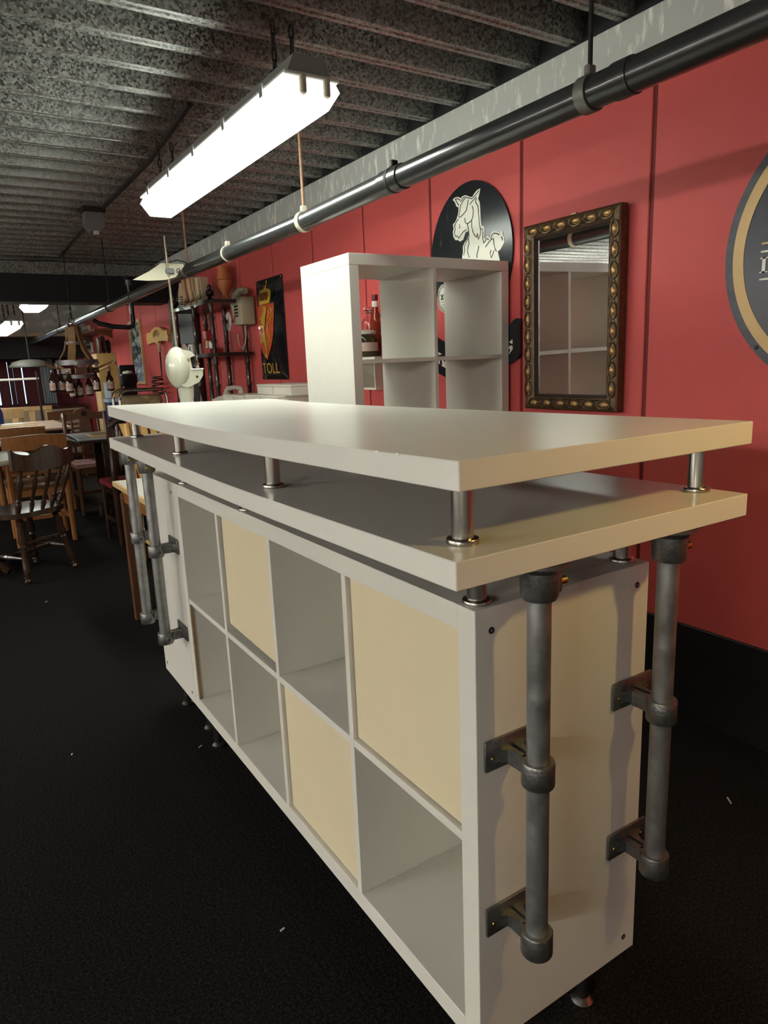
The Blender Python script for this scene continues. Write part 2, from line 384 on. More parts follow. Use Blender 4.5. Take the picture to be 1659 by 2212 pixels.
# ------------------------------------------------------------------ bar cabinets and shelf unit
def kallax(name, label, loc, axis, cols, rows, cell, cellh, t, d, depth, doors=(), legs=0.13, cap=True, sides_full=True, legpos=None, screws=True):
    """local frame: origin at the floor below the first corner; width along axis ('X' or 'Y'), depth along the other"""
    T = thing(name, label, 'cabinet' if rows < 3 else 'shelf unit', loc)
    Wd = 2*t+cols*cell+(cols-1)*d; H = 2*t+rows*cellh+(rows-1)*d
    z0 = legs; z1 = legs+H
    def B(u0, u1, v0, v1, a0, a1, bev=0.0009):
        m = MB()
        return m.box(v0, v1, u0, u1, a0, a1, bev=bev) if axis == 'Y' else m.box(u0, u1, v0, v1, a0, a1, bev=bev)
    def P(u, v, z): return (v, u, z) if axis == 'Y' else (u, v, z)
    if sides_full:
        sp = [B(0, t, 0, depth, z0, z1), B(Wd-t, Wd, 0, depth, z0, z1)]
        B(t+0.0003, Wd-t-0.0003, 0.0004, depth, z1-t, z1).obj('top_panel', WHITE, T); B(t+0.0003, Wd-t-0.0003, 0.0004, depth, z0, z0+t).obj('bottom_panel', WHITE, T)
    else:
        sp = [B(0, t, 0.0004, depth, z0+t+0.0003, z1-t-0.0006), B(Wd-t, Wd, 0.0004, depth, z0+t+0.0003, z1-t-0.0006)]
        B(0, Wd, 0, depth, z1-t, z1).obj('top_panel', WHITE, T); B(0, Wd, 0, depth, z0, z0+t).obj('bottom_panel', WHITE, T)
    sides = [q.obj('side_panel', WHITE, T) for q in sp]
    for c in range(1, cols):
        u = t+c*cell+(c-1)*d
        B(u, u+d, 0.001, depth-0.001, z0+t, z1-t, 0.0006).obj('divider', WHITE, T)
    for c in range(cols):
        u0 = t+c*(cell+d)
        for r in range(1, rows):
            z = z0+t+r*cellh+(r-1)*d
            B(u0+0.0002, u0+cell-0.0002, 0.0014, depth-0.001, z, z+d, 0.0006).obj('shelf', WHITE, T)
    for (c, r, tilt) in doors:
        u0 = t+c*(cell+d); zz = z0+t+r*(cellh+d)
        o = B(0.003, cell-0.003, 0.010, 0.022, 0.003, cellh-0.003, 0.001).obj('door_panel', CREAM, T, P(u0, 0, zz))
        if tilt:
            o.rotation_euler = (0.02, 0, 0); o.location.z += 0.014; o.location.y -= 0.003
        tag(o, 'cream inset panel')
    if legpos is None:
        legpos = [(u, v) for u in (0.06, Wd-0.06, Wd/2) for v in (0.045, depth-0.05)]
    for (u, v) in legpos:
        m = MB(); p = P(u, v, 0)
        m.lathe([(0.0, 0.0), (0.022, 0.0), (0.022, 0.006), (0.016, 0.012), (0.0125, 0.015), (0.0125, legs-0.006), (0.022, legs-0.005), (0.022, legs)], p, 14)
        m.obj('leg', STEEL, T)
    if screws:
        for k, sd in enumerate(sides):
            u, un = ((0.0, -1), (Wd, 1))[k]
            for v in (0.03, depth-0.03):
                for z in (z1-0.035, z0+0.035):
                    q0, q1 = P(u-un*0.002, v, z), P(u+un*0.0009, v, z)
                    s = MB().cyl(q0, q1, 0.0055, 0.0052, 14).obj('screw', BLACK, sd)
                    q0, q1 = P(u, v, z), P(u+un*0.0012, v, z)
                    MB().cyl(q0, q1, 0.0022, n=6).obj('hex_socket', GREYMETAL, sd)
    return T
TH, CE, DI, DEP = 0.039, 0.335, 0.016, 0.38
bar = kallax('bar_cabinet', 'long white cube cabinet of the bar, open cells and cream panels facing left', (0, 0, 0), 'Y', 4, 2, CE, CE, TH, DI, DEP,
             doors=((0, 1, 0), (1, 0, 0), (2, 1, 1)), legs=0.138, legpos=[(0.06, 0.31), (0.75, 0.32), (1.41, 0.045), (1.41, 0.32)])
MB().box(0.3765, 0.3795, 0.04, 1.42, 0.178, 0.862).obj('light_block_panel', WHITE, bar, smooth=0)  # unseen back, added to stop light crossing the open cells to the wall
# raw chipboard edge showing in the far lower cell
MB().box(0.002, 0.010, 1.4215, 1.4245, 0.178, 0.512).obj('raw_edge', RAWCHIP, bar)
kallax('bar_cabinet', 'white cabinet closing the far end of the bar, its narrow end behind two tubes', (0, 1.469, 0), 'X', 2, 2, 0.283, CE, TH, DI, 0.362,
       legs=0.138, legpos=[(0.05, 0.30), (0.06, 0.07), (0.6, 0.07), (0.6, 0.30)])
kallax('shelf_unit', 'tall white open cube shelf standing behind the bar against the red wall', (0.693, 1.49, 0), 'X', 2, 4, 0.3265, 0.3265, 0.0385, 0.0155, 0.38,
       legs=0.193, sides_full=False, screws=False)
# ------------------------------------------------------------------ the two worktops (they sag a little between supports)
def interp(tab, y):
    for (a, za), (b, zb) in zip(tab, tab[1:]):
        if y <= b: return za+(zb-za)*max(0, min(1, (y-a)/(b-a)))
    return tab[-1][1]
def smooth_interp(tab, y): return sum(interp(tab, y+k*0.05) for k in range(-3, 4))/7
UF = [(-0.3, 0.2380), (-0.1, 0.2350), (0.23, 0.228), (0.45, 0.2235), (0.75, 0.2205), (0.98, 0.2215), (1.375, 0.230), (1.8, 0.239), (2.1, 0.246)]
UB = [(-0.3, 0.2350), (-0.1, 0.2330), (0.46, 0.2275), (1.0, 0.2225), (1.416, 0.221), (1.8, 0.226), (2.1, 0.229)]
LF = [(-0.3, 0.119), (-0.1, 0.118), (0.23, 0.115), (0.6, 0.113), (0.94, 0.117), (1.38, 0.126), (1.8, 0.132), (2.1, 0.136)]
TB = 0.036
def board(name, x0, x1, y0, y1, ztop, parent):
    m = MB(); N = 30; b = 0.0012
    ring = [(x0, -TB+b), (x0, -b), (x0+b, 0), (x1-b, 0), (x1, -b), (x1, -TB+b), (x1-b, -TB), (x0+b, -TB)]
    ys = [y0, y0+b] + [y0+b+(y1-y0-2*b)*i/N for i in range(1, N)] + [y1-b, y1]
    rows = []
    for k, y in enumerate(ys):
        e = b if k in (0, len(ys)-1) else 0
        row = []
        for (x, z) in ring:
            xx = min(max(x, x0+e), x1-e); zz = min(max(z, -TB+e), -e)
            row.append(m.bm.verts.new((xx, y, 0.9+ztop(xx, y)+zz)))
        rows.append(row)
    for R0, R1 in zip(rows, rows[1:]):
        for i in range(8): m.bm.faces.new((R0[i], R0[(i+1) % 8], R1[(i+1) % 8], R1[i]))
    m.bm.faces.new(rows[0]); m.bm.faces.new(rows[-1][::-1])
    o = m.obj(name, TOPW, parent, smooth=12)
    m = MB()      # raw brown underside of the board
    m.grid(2, 30, lambda u, v: Vector((x0+0.004+(x1-x0-0.008)*u, y0+0.004+(y1-y0-0.008)*v, 0.9+ztop(x0+0.004+(x1-x0-0.008)*u, y0+0.004+(y1-y0-0.008)*v)-TB-0.0004)))
    m.obj('underside', UNDER, o)
    return o
zu = lambda x, y: smooth_interp(UF, y)+(smooth_interp(UB, y)-smooth_interp(UF, y))*(x+0.1)/0.59
zl = lambda x, y: smooth_interp(LF, y)
def standoff(T, x, y, za, zb):
    m = MB().lathe([(0.0, za), (0.021, za), (0.0215, za+0.002), (0.0215, za+0.006), (0.0205, za+0.0075), (0.0146, za+0.0085), (0.0146, zb-0.006), (0.0, zb-0.006)], (x, y, 0), 28)
    s = m.obj('standoff', STEEL, T)
    MB().lathe([(0.0, zb-0.0062), (0.0165, zb-0.0062), (0.0165, zb-0.0002), (0.0, zb-0.0002)], (x, y, 0), 24).obj('gasket', BLACK, s)
    MB().lathe([(0.015, za-0.0004), (0.0205, za-0.0004), (0.0205, za+0.0012), (0.015, za+0.0012)], (x, y, 0), 24).obj('gasket', BLACK, s)
up = thing('bar_worktop', 'glossy white upper worktop of the bar raised on steel spacers', 'worktop', (0, 0, 0))
board('board', -0.102, 0.49, -0.098, 1.80, zu, up)
for (x, y) in ((-0.049, -0.037), (0.449, -0.033), (-0.052, 0.55), (0.44, 0.58), (-0.046, 1.19), (0.44, 1.2), (-0.035, 1.715), (0.44, 1.72)):
    standoff(up, x, y, 0.9+zl(x, y), 0.9+zu(x, y)-TB)
lo = thing('bar_worktop', 'lower white worktop of the bar lying in the shade of the upper one', 'worktop', (0, 0, 0))
board('board', -0.111, 0.484, -0.101, 1.79, zl, lo)
for (x, y) in ((0.028, 0.029), (0.352, 0.034), (0.022, 0.90), (0.352, 0.90), (0.028, 1.43), (0.352, 1.43)):
    standoff(lo, x, y, 0.9, 0.9+zl(x, y)-TB)
for (a, b, w, h) in ((0.07, 0.074, 0.006, 0.0012), (0.022, 0.025, 0.004, 0.001)):
    MB().box(-0.1032, -0.1012, a, b+w, 0.9+zu(-0.1, a)-0.002, 0.9+zu(-0.1, a)+0.0006).obj('chip', SIGNWHITE, up)

# ------------------------------------------------------------------ key-clamp support tubes
def tube_post(label, loc, rotz, ztop, plates, zbot):
    """local frame: -Y is away from the cabinet; plate lies in local y = 0.062"""
    T = thing('support_tube', label, 'support tube', loc, rotz, 'galvanised tubes carrying the bar overhang')
    MB().lathe([(0.0, zbot), (0.0155, zbot), (0.0168, zbot+0.001), (0.0168, ztop-0.006), (0.0, ztop-0.006)], (0, 0, 0), 28).obj('tube', GALV, T)
    f = MB().lathe([(0.0, ztop-0.0005), (0.041, ztop-0.0005), (0.041, ztop-0.006), (0.033, ztop-0.009), (0.0275, ztop-0.016), (0.0262, ztop-0.05), (0.0235, ztop-0.056), (0.0172, ztop-0.056), (0.0172, ztop-0.03)], (0, 0, 0), 28, capit=False).obj('top_flange', CAST, T)
    m = MB().box(0.012, 0.0335, -0.012, 0.012, ztop-0.052, ztop-0.012, bev=0.004, seg=2); m.obj('boss', CAST, f)
    m = MB().lathe([(0.0, 0.0), (0.0062, 0.0), (0.0062, 0.012), (0.0048, 0.0135), (0.0036, 0.0135), (0.0036, 0.006), (0.0, 0.006)], (0.033, -0.004, ztop-0.038), 12, axis='X').obj('set_screw', BRASS, f)
    for zp in plates:
        br = MB()
        br.box(-0.05, 0.05, 0.0555, 0.0618, zp-0.025, zp+0.025, bev=0.003, seg=2)
        b = br.obj('bracket', CAST, T)
        MB().lathe([(0.0172, 0.0), (0.0235, 0.0), (0.0245, 0.002), (0.0245, 0.036), (0.0235, 0.038), (0.0172, 0.038), (0.0172, 0.034), (0.0172, 0.0)], (0, 0, zp-0.030), 28, capit=False).obj('collar', CAST, b)
        # curved neck between plate and collar
        m = MB()
        for sx in (-1, 1):
            m.prism([(sx*0.004, 0.018), (sx*0.012, 0.020), (sx*0.011, 0.034), (sx*0.016, 0.046), (sx*0.036, 0.057), (sx*0.004, 0.057)],
                    lambda u, v, q: Vector((u, v, q)), zp-0.012, zp+0.008)
        m.box(-0.008, 0.008, 0.018, 0.058, zp-0.024, zp+0.004, bev=0.002)
        m.obj('neck', CAST, b)
        MB().lathe([(0.0, 0.0), (0.0105, 0.0), (0.0105, 0.005), (0.0065, 0.0065), (0.0065, 0.010), (0.0035, 0.010), (0.0035, 0.004), (0.0, 0.004)], (0.0225, 0.003, zp-0.011), 12, axis='X').obj('set_screw', CAST, b)
        for sx in (-0.036, 0.036):
            MB().lathe([(0.0, 0.0), (0.0042, 0.0), (0.0035, -0.0016), (0.0, -0.002)], (sx, 0.0556, zp-0.004), 10, axis='Y').obj('screw', BRASS, b)
    return T
tube_post('dark galvanised tube on the near cabinet end, nearest of the four', (0.062, -0.062, 0), 0, 0.9+zl(0, -0.06)-TB, (0.672, 0.385), 0.352)
tube_post('galvanised tube at the wall side of the near cabinet end', (0.343, -0.062, 0), 0, 0.9+zl(0, -0.06)-TB, (0.680, 0.390), 0.357)
tube_post('pale galvanised tube at the far end, next to the open cells', (-0.062, 1.520, 0), -PI/2, 0.9+zl(0, 1.52)-TB, (0.690, 0.392), 0.360)
tube_post('pale galvanised tube at the far corner of the bar', (-0.062, 1.755, 0), -PI/2, 0.9+zl(0, 1.75)-TB, (0.690, 0.392), 0.360)

# ------------------------------------------------------------------ drain pipe under the ceiling
pp = thing('drain_pipe', 'long dark drain pipe hung below the ceiling along the red wall', 'pipe', (0.69, 0, 0))
PZ = [(-3.4, 1.795), (0.4, 1.791), (1.2, 1.788), (1.8, 1.779), (3.4, 1.781), (5.9, 1.752), (9.0, 1.729), (11.4, 1.713)]
MB().tube([(0, y, z) for y, z in PZ], 0.0335, 24).obj('pipe', PIPE, pp)
for y, r in ((0.33, 0.0365), (1.155, 0.037), (1.215, 0.0365), (4.55, 0.037), (6.9, 0.036), (8.8, 0.036)):
    z = interp(PZ, y); MB().tube([(0, y-0.022, z), (0, y+0.022, z)], r, 24).obj('coupling', PIPE, pp)
def clamp(y, m, rodm, ztop=ZC-0.002, rod=True, w=0.012):
    z = interp(PZ, y)
    c = MB().lathe([(0.0345, -w), (0.038, -w), (0.038, w), (0.0345, w), (0.0345, -w)], (0, y, z), 26, axis='Y', capit=False).obj('clamp', m, pp)
    MB().box(-0.012, 0.012, y-0.008, y+0.008, z+0.035, z+0.056, bev=0.003).obj('clamp_ear', m, c)
    if rod: MB().cyl((0, y, z+0.05), (0, y, ztop), 0.0052, n=10).obj('rod', rodm, c)
CL = mat('pale_clamp', (0.55, 0.50, 0.38), 0.5); CG = mat('dull_clamp', (0.20, 0.19, 0.17), 0.5, metal=0.5)
clamp(0.425, CG, DARKROD, w=0.014); clamp(1.185, DARKROD, DARKROD, rod=False, w=0.006); clamp(1.805, CL, RUST)
clamp(2.62, CL, RUST, rod=False, w=0.006); clamp(3.25, CG, RUST); clamp(5.3, DARKROD, DARKROD); clamp(7.9, DARKROD, DARKROD)
# branch pipe dropping from the ceiling and joining the drain
bp = thing('branch_pipe', 'thin black branch pipe bending below the drain pipe near the black beam', 'pipe', (0.69, 0, 0))
MB().tube([(0.38, 6.28, 2.10), (0.38, 6.235, 2.10), (0.38, 6.21, 2.09), (0.38, 6.20, 2.06), (0.385, 6.2, 1.90), (0.385, 6.2, 1.70), (0.375, 6.2, 1.665), (0.345, 6.2, 1.652), (0.20, 6.2, 1.662), (0.08, 6.2, 1.69), (0.03, 6.2, 1.72)], 0.022, 14).obj('pipe', PIPE, bp)
MB().tube([(0.38, 6.2, 2.03), (0.382, 6.2, 2.075)], 0.029, 14).obj('elbow', CG, bp)

# conduit and small box on the ceiling
cd = thing('ceiling_conduit', 'dark cable conduit running along the steel deck left of the lamp', 'conduit', (0, 0, 0))
MB().tube([(0.42, 2.2, 2.262), (0.475, 3.0, 2.262), (0.48, 4.5, 2.262), (0.52, 6.25, 2.262)], 0.012, 8).obj('conduit_tube', DARKROD, cd)
sp = thing('ceiling_speaker', 'grey box fixture with a pale tip hung under the ceiling', 'speaker', (0.42, 4.2, 0))
MB().box(-0.07, 0.07, -0.05, 0.05, 2.235, 2.268, bev=0.004).obj('mount', DARKROD, sp)
MB().prism([(-0.055, 2.235), (0.055, 2.235), (0.06, 2.16), (0.03, 2.12), (-0.03, 2.12), (-0.06, 2.16)], lambda u, v, t: Vector((u, t, v)), -0.045, 0.045).obj('body', GREYMETAL, sp)
MB().box(-0.015, 0.015, -0.055, -0.03, 2.10, 2.125, bev=0.003).obj('tip', PAPER, sp)

# ------------------------------------------------------------------ mirror
def build_mirror():
    T = thing('wall_mirror', 'tall mirror in a carved bronze frame hung on the red wall', 'mirror', (1.428, 1.145, 1.385))
    T.rotation_euler = (0, -0.012, 0)
    hw, hh, fw = 0.2275, 0.345, 0.056
    # local: x depth (front = -x), y along the wall, z up
    prof = [(0.0, 0.020), (0.0, -0.014), (0.004, -0.018), (0.008, -0.014), (0.012, -0.016), (0.022, -0.021), (0.032, -0.016), (0.038, -0.010), (0.042, -0.013), (0.047, -0.010), (0.050, -0.003), (0.056, 0.0), (0.056, 0.020)]
    m = MB(); rows = []
    for (sy, sz) in ((1, 1), (-1, 1), (-1, -1), (1, -1)):
        rows.append([m.bm.verts.new((d, sy*(hw-o), sz*(hh-o))) for o, d in prof])
    n = len(prof)
    for k in range(4):
        A, B = rows[k], rows[(k+1) % 4]
        for i in range(n-1): m.bm.faces.new((A[i], A[i+1], B[i+1], B[i]))
    fr = m.obj('frame', GOLDFRAME, T, smooth=25)
    m = MB(); rows = []
    for (sy, sz) in ((1, 1), (-1, 1), (-1, -1), (1, -1)):
        rows.append([m.bm.verts.new((d, sy*(hw-o), sz*(hh-o))) for o, d in ((0.0465, -0.009), (0.050, -0.012), (0.058, 0.002), (0.058, 0.006))])
    for k in range(4):
        A, B = rows[k], rows[(k+1) % 4]
        for i in range(3): m.bm.faces.new((A[i], A[i+1], B[i+1], B[i]))
    m.obj('inner_lip', DARKFRAME, T, smooth=20)
    MB().box(0.003, 0.006, -hw+0.05, hw-0.05, -hh+0.05, hh-0.05).obj('glass', MIRROR, T, smooth=0)
    MB().box(0.006, 0.020, -hw+0.01, hw-0.01, -hh+0.01, hh-0.01).obj('backing', DARKFRAME, T, smooth=0)
    # bean shaped carving with a raised rim
    bean = []; ring = []
    for i in range(20):
        a = 2*PI*i/20; r = 1.0-0.28*math.exp(-((a-PI/2)/0.55)**2)
        bean.append((0.0190*r*math.cos(a), 0.0120*r*math.sin(a))); ring.append((0.0275*r*math.cos(a), 0.0180*r*math.sin(a)))
    m = MB(); c = m.bm.verts.new((-0.0065, 0, 0)); prev = None; R1 = []; R2 = []
    for u, v in bean:
        R1.append(m.bm.verts.new((-0.005, u*0.6, v*0.6))); R2.append(m.bm.verts.new((0.002, u, v)))
    for i in range(20):
        j = (i+1) % 20; m.bm.faces.new((c, R1[i], R1[j])); m.bm.faces.new((R1[i], R2[i], R2[j], R1[j]))
    bme = m.mesh('carved_bean', GOLDBEAN, 60)
    rme = MB().tube([(-0.001, u, v) for u, v in ring], 0.0026, 5, closed=True).mesh('carved_rim', GOLDFRAME, 60)
    leaf = MB().ico((0, 0, 0), 1.0, 1, (0.003, 0.0035, 0.016)).mesh('carved_leaf', GOLDFRAME, 60)
    def orn(y, z, rx):
        for nm, me in (('carved_bean', bme), ('carved_rim', rme)): link(nm, me, fr, (-0.0195, y, z), (rx, 0, 0))
    def lf(y, z, rx): link('carved_leaf', leaf, fr, (-0.0175, y, z), (rx, 0, 0))
    o = hw-0.0235; oz = hh-0.0235
    for i in range(6):
        y = -o+0.03+i*(2*o-0.06)/5
        orn(y, oz, 0); orn(y, -oz, PI)
        if i < 5:
            for dy, rr in ((0.0, 0.5), (0.008, 0.2), (-0.008, 0.8)):
                lf(y+(2*o-0.06)/10+dy, oz, rr); lf(y+(2*o-0.06)/10+dy, -oz, rr)
    for i in range(9):
        z = -oz+0.055+i*(2*oz-0.11)/8
        orn(o, z, PI/2); orn(-o, z, -PI/2)
        if i < 8:
            for dz, rr in ((0.0, 1.1), (0.008, 0.8), (-0.008, 1.4)):
                lf(o, z+(2*oz-0.11)/16+dz, rr); lf(-o, z+(2*oz-0.11)/16+dz, -rr)
    MB().box(0.0, 0.01, -0.02, 0.005, hh, hh+0.008).obj('hanger', PALEWOOD, T)
build_mirror()

# ------------------------------------------------------------------ signs on the red wall
HORSE = [(1.789,1.683),(1.783,1.699),(1.784,1.722),(1.773,1.735),(1.751,1.751),(1.74,1.767),(1.749,1.781),(1.765,1.777),(1.772,1.765),(1.78,1.751),(1.802,1.746),(1.816,1.754),(1.835,1.757),(1.849,1.774),(1.851,1.794),(1.845,1.806),(1.85,1.824),(1.836,1.831),(1.825,1.84),(1.817,1.854),(1.81,1.869),(1.809,1.887),(1.824,1.894),(1.834,1.913),(1.849,1.925),(1.834,1.932),(1.812,1.93),(1.794,1.921),(1.783,1.926),(1.765,1.927),(1.747,1.921),(1.734,1.914),(1.716,1.911),(1.702,1.922),(1.685,1.931),(1.665,1.933),(1.67,1.914),(1.679,1.895),(1.669,1.88),(1.666,1.859),(1.665,1.826),(1.662,1.8),(1.657,1.784),(1.647,1.785),(1.64,1.775),(1.64,1.755),(1.642,1.73),(1.631,1.738),(1.617,1.742),(1.611,1.731),(1.597,1.747),(1.584,1.754),(1.565,1.749),(1.549,1.739),(1.54,1.748),(1.527,1.74),(1.53,1.728),(1.518,1.718),(1.521,1.706),(1.515,1.702),(1.527,1.691),(1.543,1.675),(1.559,1.669),(1.553,1.654),(1.548,1.638),(1.548,1.624),(1.789,1.665)]
HLINES = [[(1.778,1.686),(1.77,1.706),(1.773,1.722),(1.758,1.739),(1.74,1.756),(1.742,1.78),(1.75,1.809)],
 [(1.794,1.907),(1.776,1.919),(1.758,1.918),(1.741,1.911),(1.72,1.904),(1.702,1.91),(1.689,1.917),(1.672,1.926)],
 [(1.742,1.905),(1.748,1.883),(1.757,1.864),(1.77,1.856),(1.792,1.847),(1.807,1.846),(1.808,1.85),(1.802,1.864),(1.798,1.88),(1.794,1.892),(1.776,1.908),(1.762,1.914)],
 [(1.717,1.875),(1.71,1.857),(1.712,1.834),(1.721,1.819),(1.739,1.812),(1.755,1.811),(1.764,1.818),(1.767,1.836)],
 [(1.721,1.817),(1.722,1.796),(1.715,1.773),(1.702,1.754),(1.69,1.745),(1.686,1.76),(1.678,1.735),(1.667,1.751),(1.665,1.771)],
 [(1.696,1.888),(1.679,1.866),(1.675,1.827),(1.672,1.798),(1.665,1.773),(1.654,1.771),(1.649,1.76),(1.651,1.735),(1.644,1.715)],
 [(1.81,1.839),(1.825,1.831),(1.837,1.816),(1.834,1.804),(1.84,1.787),(1.831,1.771),(1.82,1.771),(1.809,1.76),(1.798,1.77),(1.779,1.782),(1.757,1.787)],
 [(1.804,1.816),(1.8,1.807),(1.806,1.801)], [(1.837,1.822),(1.839,1.814)], [(1.731,1.884),(1.717,1.894),(1.699,1.901),(1.692,1.906)], [(1.692,1.906),(1.689,1.899),(1.694,1.89)],
 [(1.641,1.717),(1.627,1.732),(1.614,1.723)], [(1.634,1.699),(1.614,1.713),(1.594,1.724),(1.585,1.723),(1.58,1.699),(1.574,1.68),(1.566,1.672)],
 [(1.601,1.725),(1.594,1.739),(1.581,1.744),(1.562,1.739),(1.548,1.733)], [(1.537,1.723),(1.53,1.714),(1.532,1.708)],
 [(1.744,1.75),(1.741,1.728),(1.75,1.71),(1.751,1.693),(1.74,1.672)], [(1.677,1.71),(1.682,1.689),(1.689,1.679),(1.689,1.662)],
 [(1.598,1.681),(1.606,1.67),(1.598,1.65),(1.59,1.661),(1.582,1.677)], [(1.83,1.925),(1.819,1.91),(1.805,1.893)], [(1.83,1.925),(1.812,1.922),(1.796,1.913)]]
def ellipse(cy, cz, a, b, n=64): return [(cy+a*math.cos(2*PI*i/n), cz+b*math.sin(2*PI*i/n)) for i in range(n)]
def ring_mesh(cy, cz, r0, r1, x0, x1, n=96):
    m = MB(); P = []
    for i in range(n):
        a = 2*PI*i/n; c, s = math.cos(a), math.sin(a)
        P.append([m.bm.verts.new((x, cy+r*c, cz+r*s)) for r, x in ((r0, x0), (r0, x1), (r1, x1), (r1, x0))])
    for i in range(n):
        A, B = P[i], P[(i+1) % n]
        for k in range(4): m.bm.faces.new((A[k], A[(k+1) % 4], B[(k+1) % 4], B[k]))
    return m
def disc(cy, cz, a, b, x, t, n=64): return MB().prism(ellipse(cy, cz, a, b, n), wall_fn(x), 0.0, t)
hs = thing('oval_sign', 'black oval enamel sign with a white horse, half hidden by the shelf', 'sign', (0, 0, 0))
disc(1.745, 1.68, 0.272, 0.297, XW-0.001, 0.010).obj('plate', SIGNBLACK, hs, smooth=20)
MB().prism(HORSE, wall_fn(XW-0.011), 0, 0.0015).obj('horse', SIGNWHITE, hs, smooth=0)
m = MB()
for l in HLINES: m.tube([(XW-0.0127, a, b) for a, b in l], 0.0022, 5)
m.obj('horse_outline', SIGNGREY, hs)
BARREL = [(1.974,1.528),(1.966,1.56),(1.945,1.579),(1.904,1.584),(1.825,1.566),(1.792,1.537),(1.793,1.48),(1.82,1.451),(1.895,1.446),(1.935,1.458),(1.962,1.475),(1.973,1.501)]
bo = MB().prism(BARREL, wall_fn(XW-0.011), 0, 0.0012).obj('barrel', SIGNWHITE, hs, smooth=0)
m = MB(); cx = sum(p[0] for p in BARREL)/12; cz = sum(p[1] for p in BARREL)/12
for k in (0.92, 0.82): m.tube([(XW-0.0125, cx+(a-cx)*k, cz+(b-cz)*k) for a, b in BARREL], 0.0022 if k > 0.9 else 0.0014, 5, closed=True)
m.tube([(XW-0.0125, 1.946, 1.536), (XW-0.0125, 1.930, 1.513)], 0.003, 5); m.tube([(XW-0.0125, 1.930, 1.537), (XW-0.0125, 1.946, 1.513)], 0.003, 5)
for zz in (1.503, 1.49, 1.48): m.tube([(XW-0.0125, 1.949, zz), (XW-0.0125, 1.87, zz)], 0.001, 4)
m.obj('barrel_lines', SIGNGREY, bo)
RIB = [(2.005,1.354),(1.974,1.341),(1.913,1.317),(1.738,1.312),(1.578,1.343),(1.489,1.372),(1.468,1.39),(1.45,1.398),(1.432,1.394),(1.43,1.359),(1.425,1.298),(1.425,1.262),(1.439,1.238),(1.475,1.22),(1.58,1.191),(1.741,1.161),(1.918,1.161),(1.971,1.179),(2.011,1.19)]
MB().prism(RIB, wall_fn(XW-0.001), 0, 0.012).obj('ribbon', SIGNBLACK, hs, smooth=20)
FR = [[(1.977,1.28),(1.949,1.27),(1.972,1.266)], [(1.976,1.251),(1.966,1.25),(1.967,1.229),(1.962,1.224),(1.972,1.225),(1.976,1.232)],
 [(1.95,1.25),(1.938,1.25),(1.936,1.232),(1.922,1.24),(1.897,1.239),(1.92,1.223),(1.903,1.2),(1.923,1.206),(1.955,1.217),(1.948,1.221)],
 [(1.471,1.316),(1.491,1.304),(1.471,1.296)], [(1.497,1.282),(1.486,1.291),(1.471,1.289),(1.469,1.276),(1.493,1.255),(1.484,1.274)]]
for p in FR: MB().prism(p, wall_fn(XW-0.013), 0, 0.001).obj('letter', SIGNWHITE, hs, smooth=0)
# big round sign cut by the right picture edge
rs = thing('round_sign', 'big round navy sign with an ochre ring at the right picture edge', 'sign', (0, 0, 0))
disc(0.167, 1.50, 0.392, 0.392, XW-0.001, 0.014, 96).obj('plate', NAVY, rs, smooth=20)
ring_mesh(0.167, 1.50, 0.368, 0.3915, XW-0.0155, XW-0.012).obj('rim', NAVYEDGE, rs, smooth=20)
ring_mesh(0.167, 1.50, 0.336, 0.368, XW-0.0165, XW-0.014).obj('ring', OCHRE, rs, smooth=20)
def bar_poly(y0, y1, z0, z1, m_, nm): MB().box(XW-0.0165, XW-0.0148, y1, y0, z0, z1).obj(nm, m_, rs, smooth=0)
bar_poly(0.452, -0.12, 1.527, 1.532, OCHRE, 'stripe'); bar_poly(0.453, -0.12, 1.505, 1.510, SIGNWHITE, 'stripe')
bar_poly(0.452, -0.12, 1.430, 1.435, SIGNWHITE, 'stripe')
m = MB()
for (a, b, z0, z1) in ((0.447, 0.437, 1.45, 1.492), (0.453, 0.430, 1.488, 1.492), (0.453, 0.430, 1.450, 1.454)): m.box(XW-0.0167, XW-0.0148, b, a, z0, z1)
m.obj('letter', SIGNWHITE, rs, smooth=0)
MB().lathe([(0.0, 0.0), (0.006, 0.0), (0.005, -0.003), (0.0, -0.004)], (XW-0.0155, 0.446, 1.243), 10, axis='X').obj('nail', BLACK, rs)
# TOLL sign, enamelled and slightly cushioned
SHIELD = [(4.095,1.666),(3.789,1.667),(3.804,1.561),(3.821,1.479),(3.847,1.421),(3.889,1.364),(3.968,1.29),(4.048,1.343),(4.092,1.406),(4.102,1.504)]
LION = [(3.96,1.657),(3.902,1.644),(3.918,1.616),(3.943,1.571),(3.951,1.529),(3.972,1.505),(3.965,1.453),(3.959,1.427),(3.945,1.383),(3.959,1.34),(3.953,1.314),(3.993,1.306),(4.001,1.324),(3.976,1.336),(3.976,1.367),(3.991,1.402),(4.026,1.425),(4.047,1.404),(4.073,1.419),(4.029,1.439),(4.029,1.469),(3.996,1.493),(4.025,1.521),(4.075,1.493),(4.083,1.511),(4.026,1.542),(4.027,1.568),(4.058,1.579),(4.011,1.589),(3.972,1.62)]
TAIL = [(3.947,1.435),(3.926,1.401),(3.891,1.415),(3.879,1.448),(3.91,1.484),(3.908,1.526),(3.86,1.557),(3.822,1.587),(3.817,1.62),(3.85,1.637),(3.881,1.617),(3.875,1.591),(3.895,1.568)]
CROWN = [(4.052,1.669),(4.049,1.741),(4.022,1.764),(3.971,1.769),(3.943,1.773),(3.916,1.799),(3.914,1.813),(3.924,1.816),(3.9,1.826),(3.893,1.811),(3.906,1.798),(3.906,1.769),(3.859,1.764),(3.83,1.749),(3.835,1.72),(3.86,1.671)]
ts = thing('enamel_sign', 'black enamel TOLL sign with an orange crowned lion shield', 'sign', (0, 0, 0))
